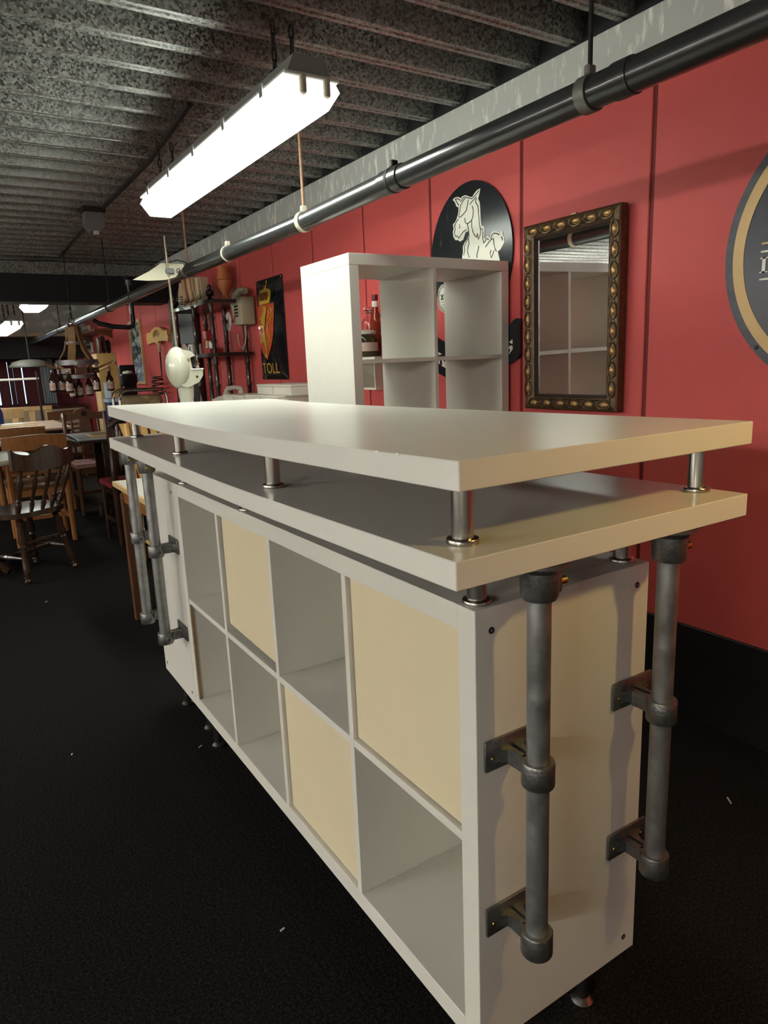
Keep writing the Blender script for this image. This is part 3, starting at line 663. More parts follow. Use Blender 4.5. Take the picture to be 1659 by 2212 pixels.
TY0, TY1, TZ0, TZ1 = 3.668, 4.108, 1.154, 1.836
def bulge(y, z):
    u = min(1, max(0, (y-TY0)/(TY1-TY0))); v = min(1, max(0, (z-TZ0)/(TZ1-TZ0)))
    return 0.008+0.016*(math.sin(PI*u)*math.sin(PI*v))**0.6
m = MB(); N, M_ = 22, 30
V = [[m.bm.verts.new((XW-bulge(TY0+(TY1-TY0)*i/N, TZ0+(TZ1-TZ0)*j/M_), TY0+(TY1-TY0)*i/N, TZ0+(TZ1-TZ0)*j/M_)) for j in range(M_+1)] for i in range(N+1)]
for i in range(N):
    for j in range(M_): m.bm.faces.new((V[i][j], V[i+1][j], V[i+1][j+1], V[i][j+1]))
m.box(XW-0.008, XW-0.001, TY0, TY1, TZ0, TZ1)
m.obj('plate', TOLLBLACK, ts)
def on_plate(poly, m_, nm, h, parent):
    b = bmesh.new(); f = b.faces.new([b.verts.new((0, u, v)) for u, v in poly]); f.normal_update(); bmesh.ops.triangulate(b, faces=[f])
    bmesh.ops.subdivide_edges(b, edges=b.edges[:], cuts=4)
    for v in b.verts: v.co.x = XW-bulge(v.co.y, v.co.z)-h
    q = MB(); q.bm.free(); q.bm = b
    return q.obj(nm, m_, parent)
sh = on_plate(SHIELD, TOLLRED, 'shield', 0.004, ts)
on_plate(LION, TOLLYEL, 'lion', 0.0068, sh); on_plate(CROWN, TOLLYEL, 'crown', 0.004, ts)
MB().tube([(XW-bulge(a, b)-0.0065, a, b) for a, b in TAIL], 0.0045, 6).obj('lion_tail', TOLLYEL, sh)
m = MB()
for k in range(3):
    yy = 3.90+k*0.048; m.prism([(yy-0.012, 1.695), (yy+0.014, 1.695), (yy+0.014, 1.745), (yy-0.012, 1.745)], wall_fn(XW-0.027), 0, 0.0035)
m.obj('crown_arches', mat('toll_dark_red', (0.16, 0.03, 0.015), 0.3), ts, smooth=0)
me = text_mesh('TOLL', 0.095)
for v in me.vertices:
    a, b = 3.932-v.co.x*1.28, 1.229+v.co.y*1.08
    v.co = (XW-bulge(a, b)-0.002, a, b)
me.materials.clear(); me.materials.append(TOLLYEL)
link('lettering', me, ts)
for (a, b) in ((TY0+0.012, TZ1-0.012), (TY1-0.012, TZ1-0.012)):
    MB().lathe([(0.0, 0.0), (0.006, 0.0), (0.004, -0.004), (0.0, -0.005)], (XW-0.010, a, b), 10, axis='X').obj('screw', CHROME, ts)

# ------------------------------------------------------------------ furniture and things behind the bar
lt = thing('low_table', 'small white table with a wooden edge, just past the far bar corner', 'table', (0, 0, 0))
MB().box(0.10, 0.78, 2.25, 2.88, 0.700, 0.7195, bev=0.002).obj('table_top', WHITE, lt)
m = MB()
for (a, b, c, d) in ((0.088, 0.10, 2.238, 2.892), (0.78, 0.792, 2.238, 2.892), (0.10, 0.78, 2.238, 2.25), (0.10, 0.78, 2.88, 2.892)): m.box(a, b, c, d, 0.695, 0.720, bev=0.002)
m.obj('wood_edge', PALEWOOD, lt)
m = MB().box(0.12, 0.76, 2.27, 2.86, 0.62, 0.695); m.obj('apron', ORANGEWOOD, lt)
for (x, y) in ((0.13, 2.29), (0.75, 2.29), (0.13, 2.84), (0.75, 2.84)):
    MB().box(x-0.02, x+0.02, y-0.02, y+0.02, 0.0, 0.66, bev=0.003).obj('leg', MIDBROWN, lt)
for y in (2.36, 2.62):
    MB().tube([(0.112, y, 0.62), (0.112, y, 0.56), (0.112, y+0.02, 0.53), (0.112, y+0.05, 0.53), (0.112, y+0.07, 0.56), (0.112, y+0.07, 0.62)], 0.004, 6).obj('hook', CHROME, lt)
# cream enamelled machine on the low table
mc = thing('enamel_machine', 'vintage cream enamel machine with an egg shaped head on a post', 'machine', (0.445, 2.70, 0.7205))
hz = 1.257-0.7205
m = MB().ico((-0.028, 0, hz), 1.0, 4, (0.056, 0.072, 0.100)); m.obj('head', IVORY, mc)
m = MB().prism([(-0.03, hz-0.085), (0.0, hz-0.094), (0.055, hz-0.072), (0.078, hz-0.040), (0.080, hz-0.012), (0.03, hz-0.012), (0.022, hz+0.045), (0.048, hz+0.055), (0.030, hz+0.075), (-0.01, hz+0.085), (-0.03, hz+0.05)],
               lambda u, v, t: Vector((u, t, v)), -0.045, 0.045)
m.obj('jaw', IVORY, mc, smooth=50)
MB().box(0.022, 0.084, -0.05, 0.05, hz-0.014, hz-0.006, bev=0.003).obj('tray', SIGNWHITE, mc)
MB().box(0.030, 0.056, -0.03, 0.03, hz-0.006, hz+0.05, bev=0.004).obj('mechanism', BLACK, mc)
MB().tube([(0.05, -0.02, hz+0.055), (0.062, -0.02, hz+0.03), (0.066, -0.02, hz-0.004)], 0.006, 8).obj('lever', CHROME, mc)
MB().cyl((0.045, -0.035, hz), (0.062, -0.035, hz+0.022), 0.009, n=12).obj('knob', CHROME, mc)
MB().lathe([(0.0, 0.0), (0.0062, 0.0), (0.005, -0.003), (0.0, -0.004)], (0.048, -0.0452, hz-0.045), 12, axis='Y').obj('bolt', BLACK, mc)
MB().lathe([(0.0, 0.0), (0.008, 0.0), (0.007, -0.002), (0.0, -0.002)], (0.012, -0.0455, hz+0.035), 14, axis='Y').obj('badge', BRASS, mc)
MB().lathe([(0.09, 0.0), (0.09, 0.012), (0.05, 0.03), (0.030, 0.06), (0.0285, 0.365), (0.033, 0.37), (0.033, 0.385), (0.036, 0.40), (0.040, 0.46)], (0.0, 0, 0), 28).obj('post', IVORY, mc)
# thin standing pole with a white shade
fp = thing('pole_lamp', 'thin standing pole with a white triangular shade near the drain pipe', 'lamp', (0.545, 3.10, 0))
MB().tube([(-0.012, 0, 1.93), (0.0, 0, 1.0), (0.012, 0, 0.02)], [0.0045, 0.0085, 0.0095], 10).obj('pole', mat('aged_pole', (0.33, 0.28, 0.20), 0.4, metal=0.3, var=0.3, vscale=20), fp)
MB().lathe([(0.0, 0.0), (0.13, 0.0), (0.13, 0.012), (0.02, 0.025), (0.0, 0.03)], (0.012, 0, 0), 20).obj('base', DARKROD, fp)
SHP = [(-0.199, 1.705), (-0.10, 1.755), (-0.030, 1.800), (0.085, 1.800), (0.090, 1.790), (0.028, 1.726), (-0.03, 1.709), (-0.12, 1.702)]
MB().prism(SHP, lambda u, v, t: Vector((u, t+(v-1.75)*0.6, v)), 0.012, 0.020).obj('shade', mat('white_shade', (0.70, 0.66, 0.50), 0.5), fp)
MB().box(-0.02, 0.02, -0.012, 0.02, 1.742, 1.768, bev=0.004).obj('clip', GREYMETAL, fp)
MB().ico((0.045, 0.0, 1.76), 0.011, 2).obj('bulb', CHROME, fp)
MB().tube([(0.0, 0, 1.80), (0.05, 0.02, 1.815), (0.11, 0.06, 1.81), (0.14, 0.1, 1.80)], 0.0025, 6).obj('cord', BLACK, fp)

# sideboard along the red wall with boxes
sb = thing('sideboard', 'white sideboard against the red wall behind the bar, mostly hidden', 'sideboard', (0, 0, 0))
MB().box(0.985, 1.438, 2.62, 4.06, 0.985, 1.005, bev=0.002).obj('top', WHITE, sb)
MB().box(1.0, 1.436, 2.64, 4.04, 0.10, 0.985).obj('body', WHITE, sb, smooth=0)
for k in range(3): MB().box(0.985, 0.999, 2.65+k*0.462, 2.65+k*0.462+0.455, 0.12, 0.975, bev=0.002).obj('door', WHITE, sb)
for (x, y) in ((1.05, 2.72), (1.40, 2.72), (1.05, 3.98), (1.40, 3.98)): MB().box(x-0.02, x+0.02, y-0.02, y+0.02, 0, 0.10).obj('leg', BLACK, sb)
def carton(label, x0, x1, y0, y1, z0, z1, lid=0.012):
    T = thing('flat_box', label, 'box', ((x0+x1)/2, (y0+y1)/2, z0), 0, 'flat white boxes on the sideboard')
    a, b, h = (x1-x0)/2, (y1-y0)/2, z1-z0
    MB().box(-a, a, -b, b, 0, h-lid, bev=0.0015).obj('tray', PAPER, T)
    MB().box(-a-0.002, a+0.002, -b-0.002, b+0.002, h-lid+0.0005, h, bev=0.0015).obj('lid', PAPER, T)
    MB().box(-a-0.003, a+0.003, -0.002, 0.002, 0.004, h-0.004).obj('seam', mat('box_seam', (0.45, 0.42, 0.36), 0.7), T)
carton('flat white box at the far end of the sideboard, beside the beige phone', 1.03, 1.25, 3.44, 3.82, 1.0055, 1.074)
carton('flat white box under the topmost box on the sideboard', 1.03, 1.25, 2.94, 3.42, 1.0055, 1.082)
carton('topmost flat white box on the sideboard by the tall shelf', 1.08, 1.32, 2.86, 3.34, 1.0825, 1.142)
def telephone(name, label, loc, rot, body, hand, group='old telephones', s=1.0, lean=1.15):
    T = thing(name, label, 'telephone', loc, 0, group); T.rotation_euler = rot; T.scale = (s, s, s)
    MB().prism([(-0.10, 0.0), (0.10, 0.0), (0.10, 0.03), (0.02, 0.052), (-0.10, 0.068)], lambda u, v, t: Vector((t, u, v)), -0.07, 0.07).obj('body', body, T)
    m = MB(); m.tube([(0.045, -0.10, 0.078), (0.045, -0.085, 0.098), (0.045, -0.02, 0.108), (0.045, 0.05, 0.098), (0.045, 0.075, 0.080)], [0.016, 0.0185, 0.014, 0.0185, 0.016], 10)
    m.lathe([(0.0, 0.0), (0.025, 0.0), (0.025, 0.02), (0.0, 0.024)], (0.045, -0.09, 0.064), 14); m.lathe([(0.0, 0.0), (0.025, 0.0), (0.025, 0.02), (0.0, 0.024)], (0.045, 0.07, 0.054), 14)
    m.obj('handset', hand, T)
    kb = MB()
    for r in range(4):
        for c in range(3): kb.box(-0.055+c*0.024, -0.039+c*0.024, -0.03+r*0.024, -0.014+r*0.024, 0.045-r*0.004, 0.062-r*0.004)
    kb.obj('keypad', BLACK, T, smooth=0)
    MB().tube([(0.045, -0.10, 0.07), (0.06, -0.13, 0.03), (0.03, -0.15, 0.008), (-0.02, -0.14, 0.006), (-0.03, -0.10, 0.012)], 0.0035, 6).obj('cord', BLACK, T)
    return T
telephone('telephone', 'beige telephone lying on the sideboard next to the flat boxes', (1.13, 3.985, 1.0055), (0, 0, 0.35), mat('grey_beige_plastic', (0.48, 0.42, 0.33), 0.4), mat('grey_beige_plastic', (0.48, 0.42, 0.33), 0.4))

# dark turned etagere with telephones
et = thing('etagere', 'dark bamboo style shelf stand with old telephones on the red wall', 'shelf stand', (0, 0, 0))
EY = (4.30, 4.70, 5.16); 
def bamboo(x, y, z0, z1, r=0.018):
    pr = [(0.0, z0)]; z = z0
    while z < z1-0.01:
        e = min(z+0.16, z1); pr += [(r*1.25, z+0.002), (r*0.9, z+0.02), (r, (z+e)/2), (r*0.9, e-0.02), (r*1.25, e-0.002)]; z = e
    pr.append((0.0, z1)); return MB().lathe(pr, (x, y, 0), 10).obj('post', DARKBROWN, et)
ETD = mat('etagere_dark', (0.022, 0.014, 0.012), 0.35, coat=0.2)
for y in EY:
    bamboo(1.17, y, 0.0, 1.72); bamboo(1.415, y, 0.0, 1.70)
def shelf_board(z):
    pts = [(1.43, 4.22), (1.43, 5.26), (1.16, 5.26), (1.13, 5.16), (1.14, 4.93), (1.17, 4.70), (1.14, 4.46), (1.13, 4.30), (1.16, 4.22)]
    MB().prism(pts, lambda u, v, t: Vector((u, v, t)), z-0.012, z+0.012).obj('shelf', ETD, et)
for z in (1.715, 1.345, 0.95, 0.4): shelf_board(z)
for y in (4.30, 5.16):
    MB().lathe([(0.0, 1.727), (0.022, 1.728), (0.012, 1.745), (0.030, 1.765), (0.030, 1.785), (0.012, 1.80), (0.016, 1.815), (0.011, 1.83), (0.0, 1.835)], (1.17, y, 0), 14).obj('finial', BLACK, et)
def handset_phone(label, y, hue, h, lean, arc, z=1.7275, x=1.225):
    T = thing('telephone', label, 'telephone', (x, y, z), 0.15, 'old telephones')
    M = Matrix.Rotation(lean, 4, 'X')
    m = MB(); m.prism([(-0.035, 0.0), (0.035, 0.0), (0.040, h*0.35), (0.030, h), (-0.030, h), (-0.040, h*0.35)], lambda u, v, t: Vector((t*1.0, u, v)), -0.045, 0.012); m.xf(M)
    m.obj('body', hue, T, smooth=40)
    m = MB()
    for r in range(4):
        for c in range(3): m.box(-0.0475, -0.044, -0.024+c*0.018, -0.012+c*0.018, 0.025+r*0.018, 0.034+r*0.018)
    m.xf(M); m.obj('keypad', BLACK, T, smooth=0)
    if arc:
        m = MB(); m.tube([(-0.02, 0.055, 0.004), (-0.02, 0.082, 0.05), (-0.02, 0.088, 0.11), (-0.02, 0.062, 0.165), (-0.02, 0.030, 0.185)], [0.012, 0.011, 0.011, 0.011, 0.013], 8); m.xf(M); m.obj('handset', hue, T)
    else:
        m = MB(); m.box(-0.062, -0.046, -0.022, 0.022, h*0.15, h*0.98, bev=0.007, seg=2); m.xf(M); m.obj('handset', hue, T)
    MB().lathe([(0.0, 0.0), (0.05, 0.0), (0.045, 0.012), (0.0, 0.016)], (0, 0, 0), 16).obj('foot', hue, T)
    T.scale = (1.08, 1.08, 1.0)
    return T
IV2 = mat('ivory_phone_plastic', (0.66, 0.55, 0.36), 0.35)
handset_phone('beige handset phone with a bowed receiver, leftmost on the shelf stand', 5.00, BEIGE, 0.19, 0.08, True)
handset_phone('tall orange beige phone second on the shelf stand', 4.83, mat('peach_phone_plastic', (0.62, 0.36, 0.19), 0.35), 0.215, -0.18, False)
handset_phone('peach phone leaning third on the shelf stand', 4.70, BEIGE, 0.205, -0.2, False)
handset_phone('ivory phone with black keys, rightmost on the shelf stand', 4.56, IV2, 0.185, 0.03, False)
vz = thing('vase', 'orange terracotta vase on top of the shelf stand', 'vase', (1.37, 4.52, 1.7275))
MB().lathe([(0.0, 0.0), (0.045, 0.0), (0.042, 0.02), (0.028, 0.05), (0.030, 0.075), (0.055, 0.12), (0.060, 0.17), (0.048, 0.215), (0.044, 0.235), (0.055, 0.262), (0.050, 0.262), (0.040, 0.235), (0.0, 0.20)], (0, 0, 0), 24).obj('body', TERRA, vz)
MB().lathe([(0.058, 0.162), (0.064, 0.166), (0.058, 0.17)], (0, 0, 0), 24, capit=False).obj('band', TERRA, vz)
wp = thing('wall_telephone', 'olive grey wall telephone hung on the red wall beside the shelf stand', 'telephone', (1.39, 4.225, 1.665))
MB().box(-0.055, 0.05, -0.085, 0.085, -0.12, 0.075, bev=0.012, seg=2).obj('body', OLIVE, wp)
m = MB(); m.tube([(-0.03, 0.07, -0.06), (-0.05, 0.075, 0.02), (-0.035, 0.06, 0.10), (0.0, 0.03, 0.125), (0.0, -0.05, 0.115)], [0.026, 0.024, 0.028, 0.026, 0.022], 10); m.obj('handset', OLIVE, wp)
m = MB()
for r in range(4):
    for c in range(3): m.box(-0.0585, -0.054, -0.02+c*0.026, -0.004+c*0.026, -0.06+r*0.022, -0.048+r*0.022)
m.obj('keypad', BLACK, wp, smooth=0)
MB().tube([(-0.01, -0.03, -0.115), (-0.01, -0.03, -0.18), (-0.02, -0.02, -0.25), (-0.02, 0.02, -0.29), (-0.03, 0.06, -0.26), (-0.03, 0.09, -0.18)], 0.005, 8).obj('cord', mat('cord_beige', (0.45, 0.38, 0.25), 0.5), wp)
ep = thing('receiver_hook', 'white and grey receiver hung on the shelf stand beside the wall telephone', 'receiver', (1.31, 4.345, 1.58))
MB().tube([(0, -0.01, 0.06), (0, -0.035, 0.03), (0, -0.038, -0.03), (0, -0.01, -0.06)], 0.010, 8).obj('grip', PAPER, ep)
MB().lathe([(0.0, 0.0), (0.022, 0.0), (0.020, 0.018), (0.0, 0.022)], (-0.01, 0.0, 0.035), 14, axis='X').obj('earpiece', PAPER, ep)
MB().lathe([(0.0, 0.0), (0.026, 0.0), (0.024, 0.018), (0.0, 0.022)], (-0.01, 0.0, -0.035), 14, axis='X').obj('mouthpiece', GREYMETAL, ep)
MB().cyl((0.0, 0, 0.0), (0.09, 0, 0.0), 0.006, n=8).obj('bracket', GREYMETAL, ep)
# middle board of the stand
ph = thing('telephone', 'pale pink phone box with a sloping lid on the middle board of the stand', 'telephone', (1.24, 5.05, 1.3575), 0, 'old telephones')
MB().prism([(-0.10, 0), (0.10, 0), (0.10, 0.05), (0.02, 0.095), (-0.02, 0.095), (-0.10, 0.05)], lambda u, v, t: Vector((t, u, v)), -0.06, 0.06).obj('body', mat('pinkish_plastic', (0.55, 0.40, 0.30), 0.4), ph)
b2 = thing('card_reader', 'small ivory box with a dark slot on the middle board of the stand', 'box', (1.20, 4.84, 1.3575))
MB().box(-0.04, 0.04, -0.05, 0.05, 0, 0.085, bev=0.005).obj('body', SIGNWHITE, b2); MB().box(-0.0415, -0.038, -0.012, 0.012, 0.02, 0.065).obj('slot', BLACK, b2)
b3 = thing('telephone', 'red and cream upright phone standing on the middle board of the stand', 'telephone', (1.20, 4.52, 1.3575), 0, 'old telephones')
m = MB().box(-0.02, 0.02, -0.02, 0.02, 0.0, 0.10, bev=0.004); m.xf(Matrix.Rotation(0.25, 4, 'X')); m.obj('handle', PALEWOOD, b3)
m = MB().box(-0.03, 0.03, -0.035, 0.025, 0.10, 0.17, bev=0.006); m.xf(Matrix.Rotation(0.1, 4, 'X')); m.obj('head', mat('red_plastic', (0.40, 0.025, 0.03), 0.25), b3)
b4 = thing('telephone', 'red phone with a white face on the middle board of the stand', 'telephone', (1.20, 4.40, 1.3575), 0, 'old telephones')
MB().prism([(-0.06, 0), (0.06, 0), (0.05, 0.04), (-0.06, 0.03)], lambda u, v, t: Vector((t, u, v)), -0.05, 0.05).obj('base', mat('red_plastic', (0.40, 0.025, 0.03), 0.25), b4)
m = MB().box(-0.03, 0.0, -0.05, 0.02, 0.035, 0.085, bev=0.004); m.obj('face', SIGNWHITE, b4)

# giant corkscrew
ck = thing('corkscrew_decoration', 'giant corkscrew with a pale wooden handle lettered WHISKY on the wall', 'wall decoration', (0, 0, 0))
CORK = [(7.035,1.622),(6.991,1.642),(6.893,1.634),(6.78,1.664),(6.644,1.681),(6.542,1.675),(6.448,1.656),(6.358,1.629),(6.258,1.636),(6.255,1.592),(6.235,1.57),(6.274,1.516),(6.336,1.532),(6.576,1.54),(6.624,1.523),(6.691,1.515),(6.725,1.536),(6.881,1.531),(7.022,1.52),(7.042,1.553)]
CORK = [(6.64+(a-6.64), b) for a, b in CORK]
MB().prism(CORK, wall_fn(1.43), 0.0, 0.035).obj('handle', BLONDE, ck, smooth=30)
me = text_mesh('WHISKY', 0.085)
for v in me.vertices:
    a = -v.co.x/0.20*0.8; rr = 0.20+v.co.y
    v.co = (1.393, 6.645+math.sin(a)*rr*1.0, 1.42+math.cos(a)*rr)
me.materials.clear(); me.materials.append(MIDBROWN); link('lettering', me, ck)
MB().lathe([(0.0, 1.43), (0.016, 1.43), (0.02, 1.52), (0.0, 1.53)], (1.41, 6.63, 0), 12).obj('ferrule', PALEWOOD, ck)
sp_ = [(1.41, 6.63, 1.45), (1.41, 6.64, 1.30), (1.41, 6.65, 1.19)]
for i in range(56):
    a = 2*PI*i/14; sp_.append((1.36-0.05*math.cos(a)+0.05*0, 6.66-0.11*math.sin(a), 1.18-0.19*i/56))
MB().tube(sp_, 0.007, 6).obj('screw', DARKROD, ck)
# narrow framed photograph, bracket shelf, strip frame
def frame(name, label, y0, y1, z0, z1, m_, fw, pic, cat='picture'):
    T = thing(name, label, cat, (0, 0, 0))
    for (a, b, c, d) in ((y0, y0+fw, z0, z1), (y1-fw, y1, z0, z1), (y0+fw, y1-fw, z0, z0+fw), (y0+fw, y1-fw, z1-fw, z1)):
        MB().box(XW-0.028, XW-0.001, a, b, c, d, bev=0.002).obj('frame_bar', m_, T)
    MB().box(XW-0.014, XW-0.002, y0+fw, y1-fw, z0+fw, z1-fw).obj('picture', pic, T, smooth=0)
    return T
frame('framed_photo', 'tall narrow framed black and white photograph left of the corkscrew', 7.43, 7.94, 1.105, 1.815, PALEWOOD, 0.03, PHOTO)
sf = frame('photo_strip', 'narrow white frame holding three small dark pictures far down the wall', 10.3, 10.85, 1.54, 1.93, SIGNWHITE, 0.05, PHOTO)
for z in (1.665, 1.79): MB().box(XW-0.02, XW-0.012, 10.35, 10.80, z-0.012, z+0.012).obj('mount_bar', SIGNWHITE, sf)
ws = thing('bracket_shelf', 'dark wooden bracket shelf high on the far red wall', 'wall shelf', (0, 0, 0))
MB().box(1.22, XW-0.001, 8.85, 10.4, 1.77, 1.80, bev=0.003).obj('board', MIDBROWN, ws)
for y in (8.95, 10.28):
    MB().prism([(1.454, 1.77), (1.23, 1.77), (1.26, 1.74), (1.40, 1.71), (1.454, 1.68)], lambda u, v, t: Vector((u, t, v)), y-0.02, y+0.02).obj('bracket', MIDBROWN, ws)
# plywood music cabinet with crank, machine beside it
pc = thing('plywood_cabinet', 'tall plywood cabinet with a crank handle below the bracket shelf', 'cabinet', (1.09, 7.75, 0))
MB().box(-0.10, 0.10, -0.14, 0.14, 0.0, 1.46, bev=0.004).obj('body', PLYWOOD, pc)
MB().box(-0.115, -0.10, -0.14, 0.14, 0.0, 1.46, bev=0.003).obj('edge_trim', PALEWOOD, pc)
MB().box(-0.075, -0.01, -0.1445, -0.1405, 0.88, 1.14).obj('window', BLUEWHITE, pc, smooth=0)
MB().ico((0.06, -0.155, 1.36), 0.018, 2).obj('knob', PALEWOOD, pc)
MB().tube([(0.0, -0.16, 1.32), (-0.08, -0.2, 1.29), (-0.15, -0.22, 1.26)], [0.012, 0.012, 0.01], 8).obj('crank', PALEWOOD, pc)
for k, (dx, r, mm) in enumerate(((-0.045, 0.09, MIDBROWN), (0.0, 0.10, DARKBROWN), (0.055, 0.075, BLACK))):
    T = thing('wooden_disc', ('brown wooden disc', 'tall dark wooden disc', 'small black disc')[k]+' leaning on top of the plywood cabinet', 'disc', (1.09+dx, 7.76, 1.4605), 0, 'discs on the plywood cabinet')
    MB().lathe([(0.0, -0.012), (r, -0.012), (r, 0.012), (0.0, 0.012)], (0, 0, r), 24, axis='X').obj('disc', mm, T)
    MB().lathe([(r*0.75, -0.016), (r*0.95, -0.014), (r*0.95, 0.014), (r*0.75, 0.016)], (0, 0, r), 24, axis='X', capit=False).obj('raised_rim', mm, T)
st = thing('machine_stand', 'dark stand carrying the black coffee machine', 'stand', (1.16, 7.05, 0))
MB().box(-0.14, 0.14, -0.14, 0.14, 0.86, 0.90, bev=0.003).obj('top', DARKBROWN, st)
for (x, y) in ((-0.12, -0.12), (0.12, -0.12), (-0.12, 0.12), (0.12, 0.12)): MB().box(x-0.018, x+0.018, y-0.018, y+0.018, 0, 0.86).obj('leg', DARKBROWN, st)
cf = thing('coffee_machine', 'black coffee machine with a pale cap near the plywood cabinet', 'coffee machine', (1.16, 7.05, 0.9005))
MB().box(-0.09, 0.09, -0.08, 0.10, 0.0, 0.05, bev=0.008).obj('base', GLOSSBLACK, cf)
MB().box(-0.07, 0.09, 0.02, 0.10, 0.05, 0.42, bev=0.012, seg=2).obj('column', GLOSSBLACK, cf)
MB().box(-0.08, 0.08, -0.09, 0.06, 0.22, 0.33, bev=0.02, seg=2).obj('head', GLOSSBLACK, cf)
MB().lathe([(0.0, 0.33), (0.05, 0.33), (0.05, 0.35), (0.0, 0.36)], (0.0, -0.01, 0), 18).obj('cap', PAPER, cf)
MB().tube([(-0.06, -0.06, 0.20), (-0.11, -0.12, 0.14), (-0.13, -0.15, 0.06)], 0.010, 8).obj('steam_wand', CHROME, cf)
# chrome stool with tan seat
cs = thing('chrome_stool', 'chrome hoop stool with a tan leather seat behind the far bar end', 'stool', (0.78, 5.03, 0))
m = MB().box(-0.15, 0.15, -0.13, 0.13, 0.965, 1.065, bev=0.035, seg=3); m.obj('seat', LEATHER, cs)
for (y) in (-0.12, 0.12):
    MB().tube([(-0.18, y, 0.0), (-0.18, y, 1.04), (-0.17, y, 1.085), (-0.13, y, 1.105), (0.13, y, 1.105), (0.17, y, 1.085), (0.18, y, 1.04), (0.18, y, 0.0)], 0.012, 10).obj('hoop', CHROME, cs)
for z in (0.95, 0.915): MB().tube([(-0.18, -0.12, z), (0.18, -0.12, z)], 0.010, 8).obj('rail', CHROME, cs)
MB().tube([(-0.18, 0.12, 0.93), (0.18, 0.12, 0.93)], 0.010, 8).obj('rail', CHROME, cs)
bb = thing('crate', 'blue plastic crate with a pale rim on the trestle table', 'crate', (0.665, 5.62, 0.746))
MB().box(-0.035, 0.085, -0.1, 0.1, 0.255, 0.285, bev=0.004).obj('rim', BLUEWHITE, bb); MB().box(-0.025, 0.075, -0.09, 0.09, 0.0, 0.255, bev=0.004).obj('body', BLUE, bb)
for z in (0.08, 0.16): MB().box(-0.03, 0.08, -0.095, 0.095, z, z+0.02).obj('rib', BLUE, bb)

# wall shelf with bottles glimpsed through the shelf unit
sh2 = thing('bottle_shelf', 'small white wall shelf with bottles seen through the cube shelf', 'wall shelf', (0, 0, 0))
MB().box(1.20, XW-0.001, 2.16, 2.58, 1.256, 1.272, bev=0.002).obj('board', WHITE, sh2)
for y in (2.2, 2.55): MB().prism([(1.454, 1.256), (1.30, 1.256), (1.454, 1.16)], lambda u, v, t: Vector((u, t, v)), y-0.005, y+0.005).obj('bracket', WHITE, sh2)
def bottle(name, label, loc, prof, m_, extra=(), cat='bottle', group='bottles on the small wall shelf'):
    T = thing(name, label, cat, loc, 0, group)
    MB().lathe(prof, (0, 0, 0), 24).obj('body', m_, T)
    for nm, p, mm in extra: MB().lathe(p, (0, 0, 0), 24, capit=nm != 'label').obj(nm, mm, T)
    return T
ZB = 1.2725
bottle('storage_jar', 'wide dark jar with a cream label and lid in front of the bottles', (1.285, 2.37, ZB), [(0.0, 0.0), (0.055, 0.0), (0.06, 0.01), (0.06, 0.085), (0.045, 0.112), (0.0, 0.112)], mat('dark_jar_glass', (0.05, 0.035, 0.015), 0.08, coat=0.4),
       (('lid', [(0.0, 0.112), (0.05, 0.112), (0.052, 0.118), (0.052, 0.128), (0.0, 0.136)], PAPER), ('label', [(0.0605, 0.028), (0.061, 0.029), (0.061, 0.07), (0.0605, 0.071)], LABELW)), 'jar')
bottle('sauce_bottle', 'dark red bottle with a cream neck label behind the jar', (1.385, 2.43, ZB), [(0.0, 0.0), (0.028, 0.0), (0.030, 0.01), (0.030, 0.17), (0.026, 0.195), (0.016, 0.235), (0.014, 0.285), (0.0, 0.286)], AMBER,
       (('cap', [(0.0, 0.286), (0.016, 0.286), (0.017, 0.31), (0.0, 0.312)], mat('dark_red_cap', (0.10, 0.01, 0.012), 0.4)), ('label', [(0.0160, 0.25), (0.0166, 0.251), (0.0166, 0.278), (0.0160, 0.279)], PAPER)))
for k, (x, y, h) in enumerate(((1.40, 2.34, 0.30), (1.40, 2.52, 0.26), (1.40, 2.25, 0.33))):
    bottle('decanter', ('clear glass decanter half filled with amber liquor', 'clear glass decanter at the left behind the jar', 'tallest clear glass decanter beside the amber one')[k], (x, y, ZB),
       [(0.0, 0.0), (0.038, 0.0), (0.04, 0.008), (0.04, h*0.68), (0.034, h*0.74), (0.014, h*0.80), (0.013, h*0.86), (0.024, h*0.88), (0.020, h*0.88), (0.010, h*0.86), (0.011, h*0.80), (0.031, h*0.73), (0.037, h*0.67), (0.037, 0.012), (0.0, 0.012)], GLASS,
       (('stopper', [(0.0, h*0.86), (0.009, h*0.87), (0.012, h*0.90), (0.026, h*0.93), (0.028, h*0.98), (0.012, h), (0.0, h)], GLASS),) + ((('liquor', [(0.0, 0.0125), (0.036, 0.0125), (0.036, 0.12), (0.0, 0.12)], LIQUOR),) if k == 0 else ()), 'decanter')
bx = thing('wall_box', 'cream wooden wall box hung below the small bottle shelf', 'box', (0, 0, 0))
MB().box(1.34, XW-0.001, 2.385, 2.56, 1.105, 1.115).obj('floor_board', PAPER, bx); MB().box(1.34, XW-0.001, 2.385, 2.395, 1.115, 1.245).obj('side_board', PAPER, bx)
MB().box(1.34, XW-0.001, 2.55, 2.56, 1.115, 1.245).obj('side_board', PAPER, bx); MB().box(1.445, XW-0.001, 2.395, 2.55, 1.115, 1.245).obj('back_board', PAPER, bx)

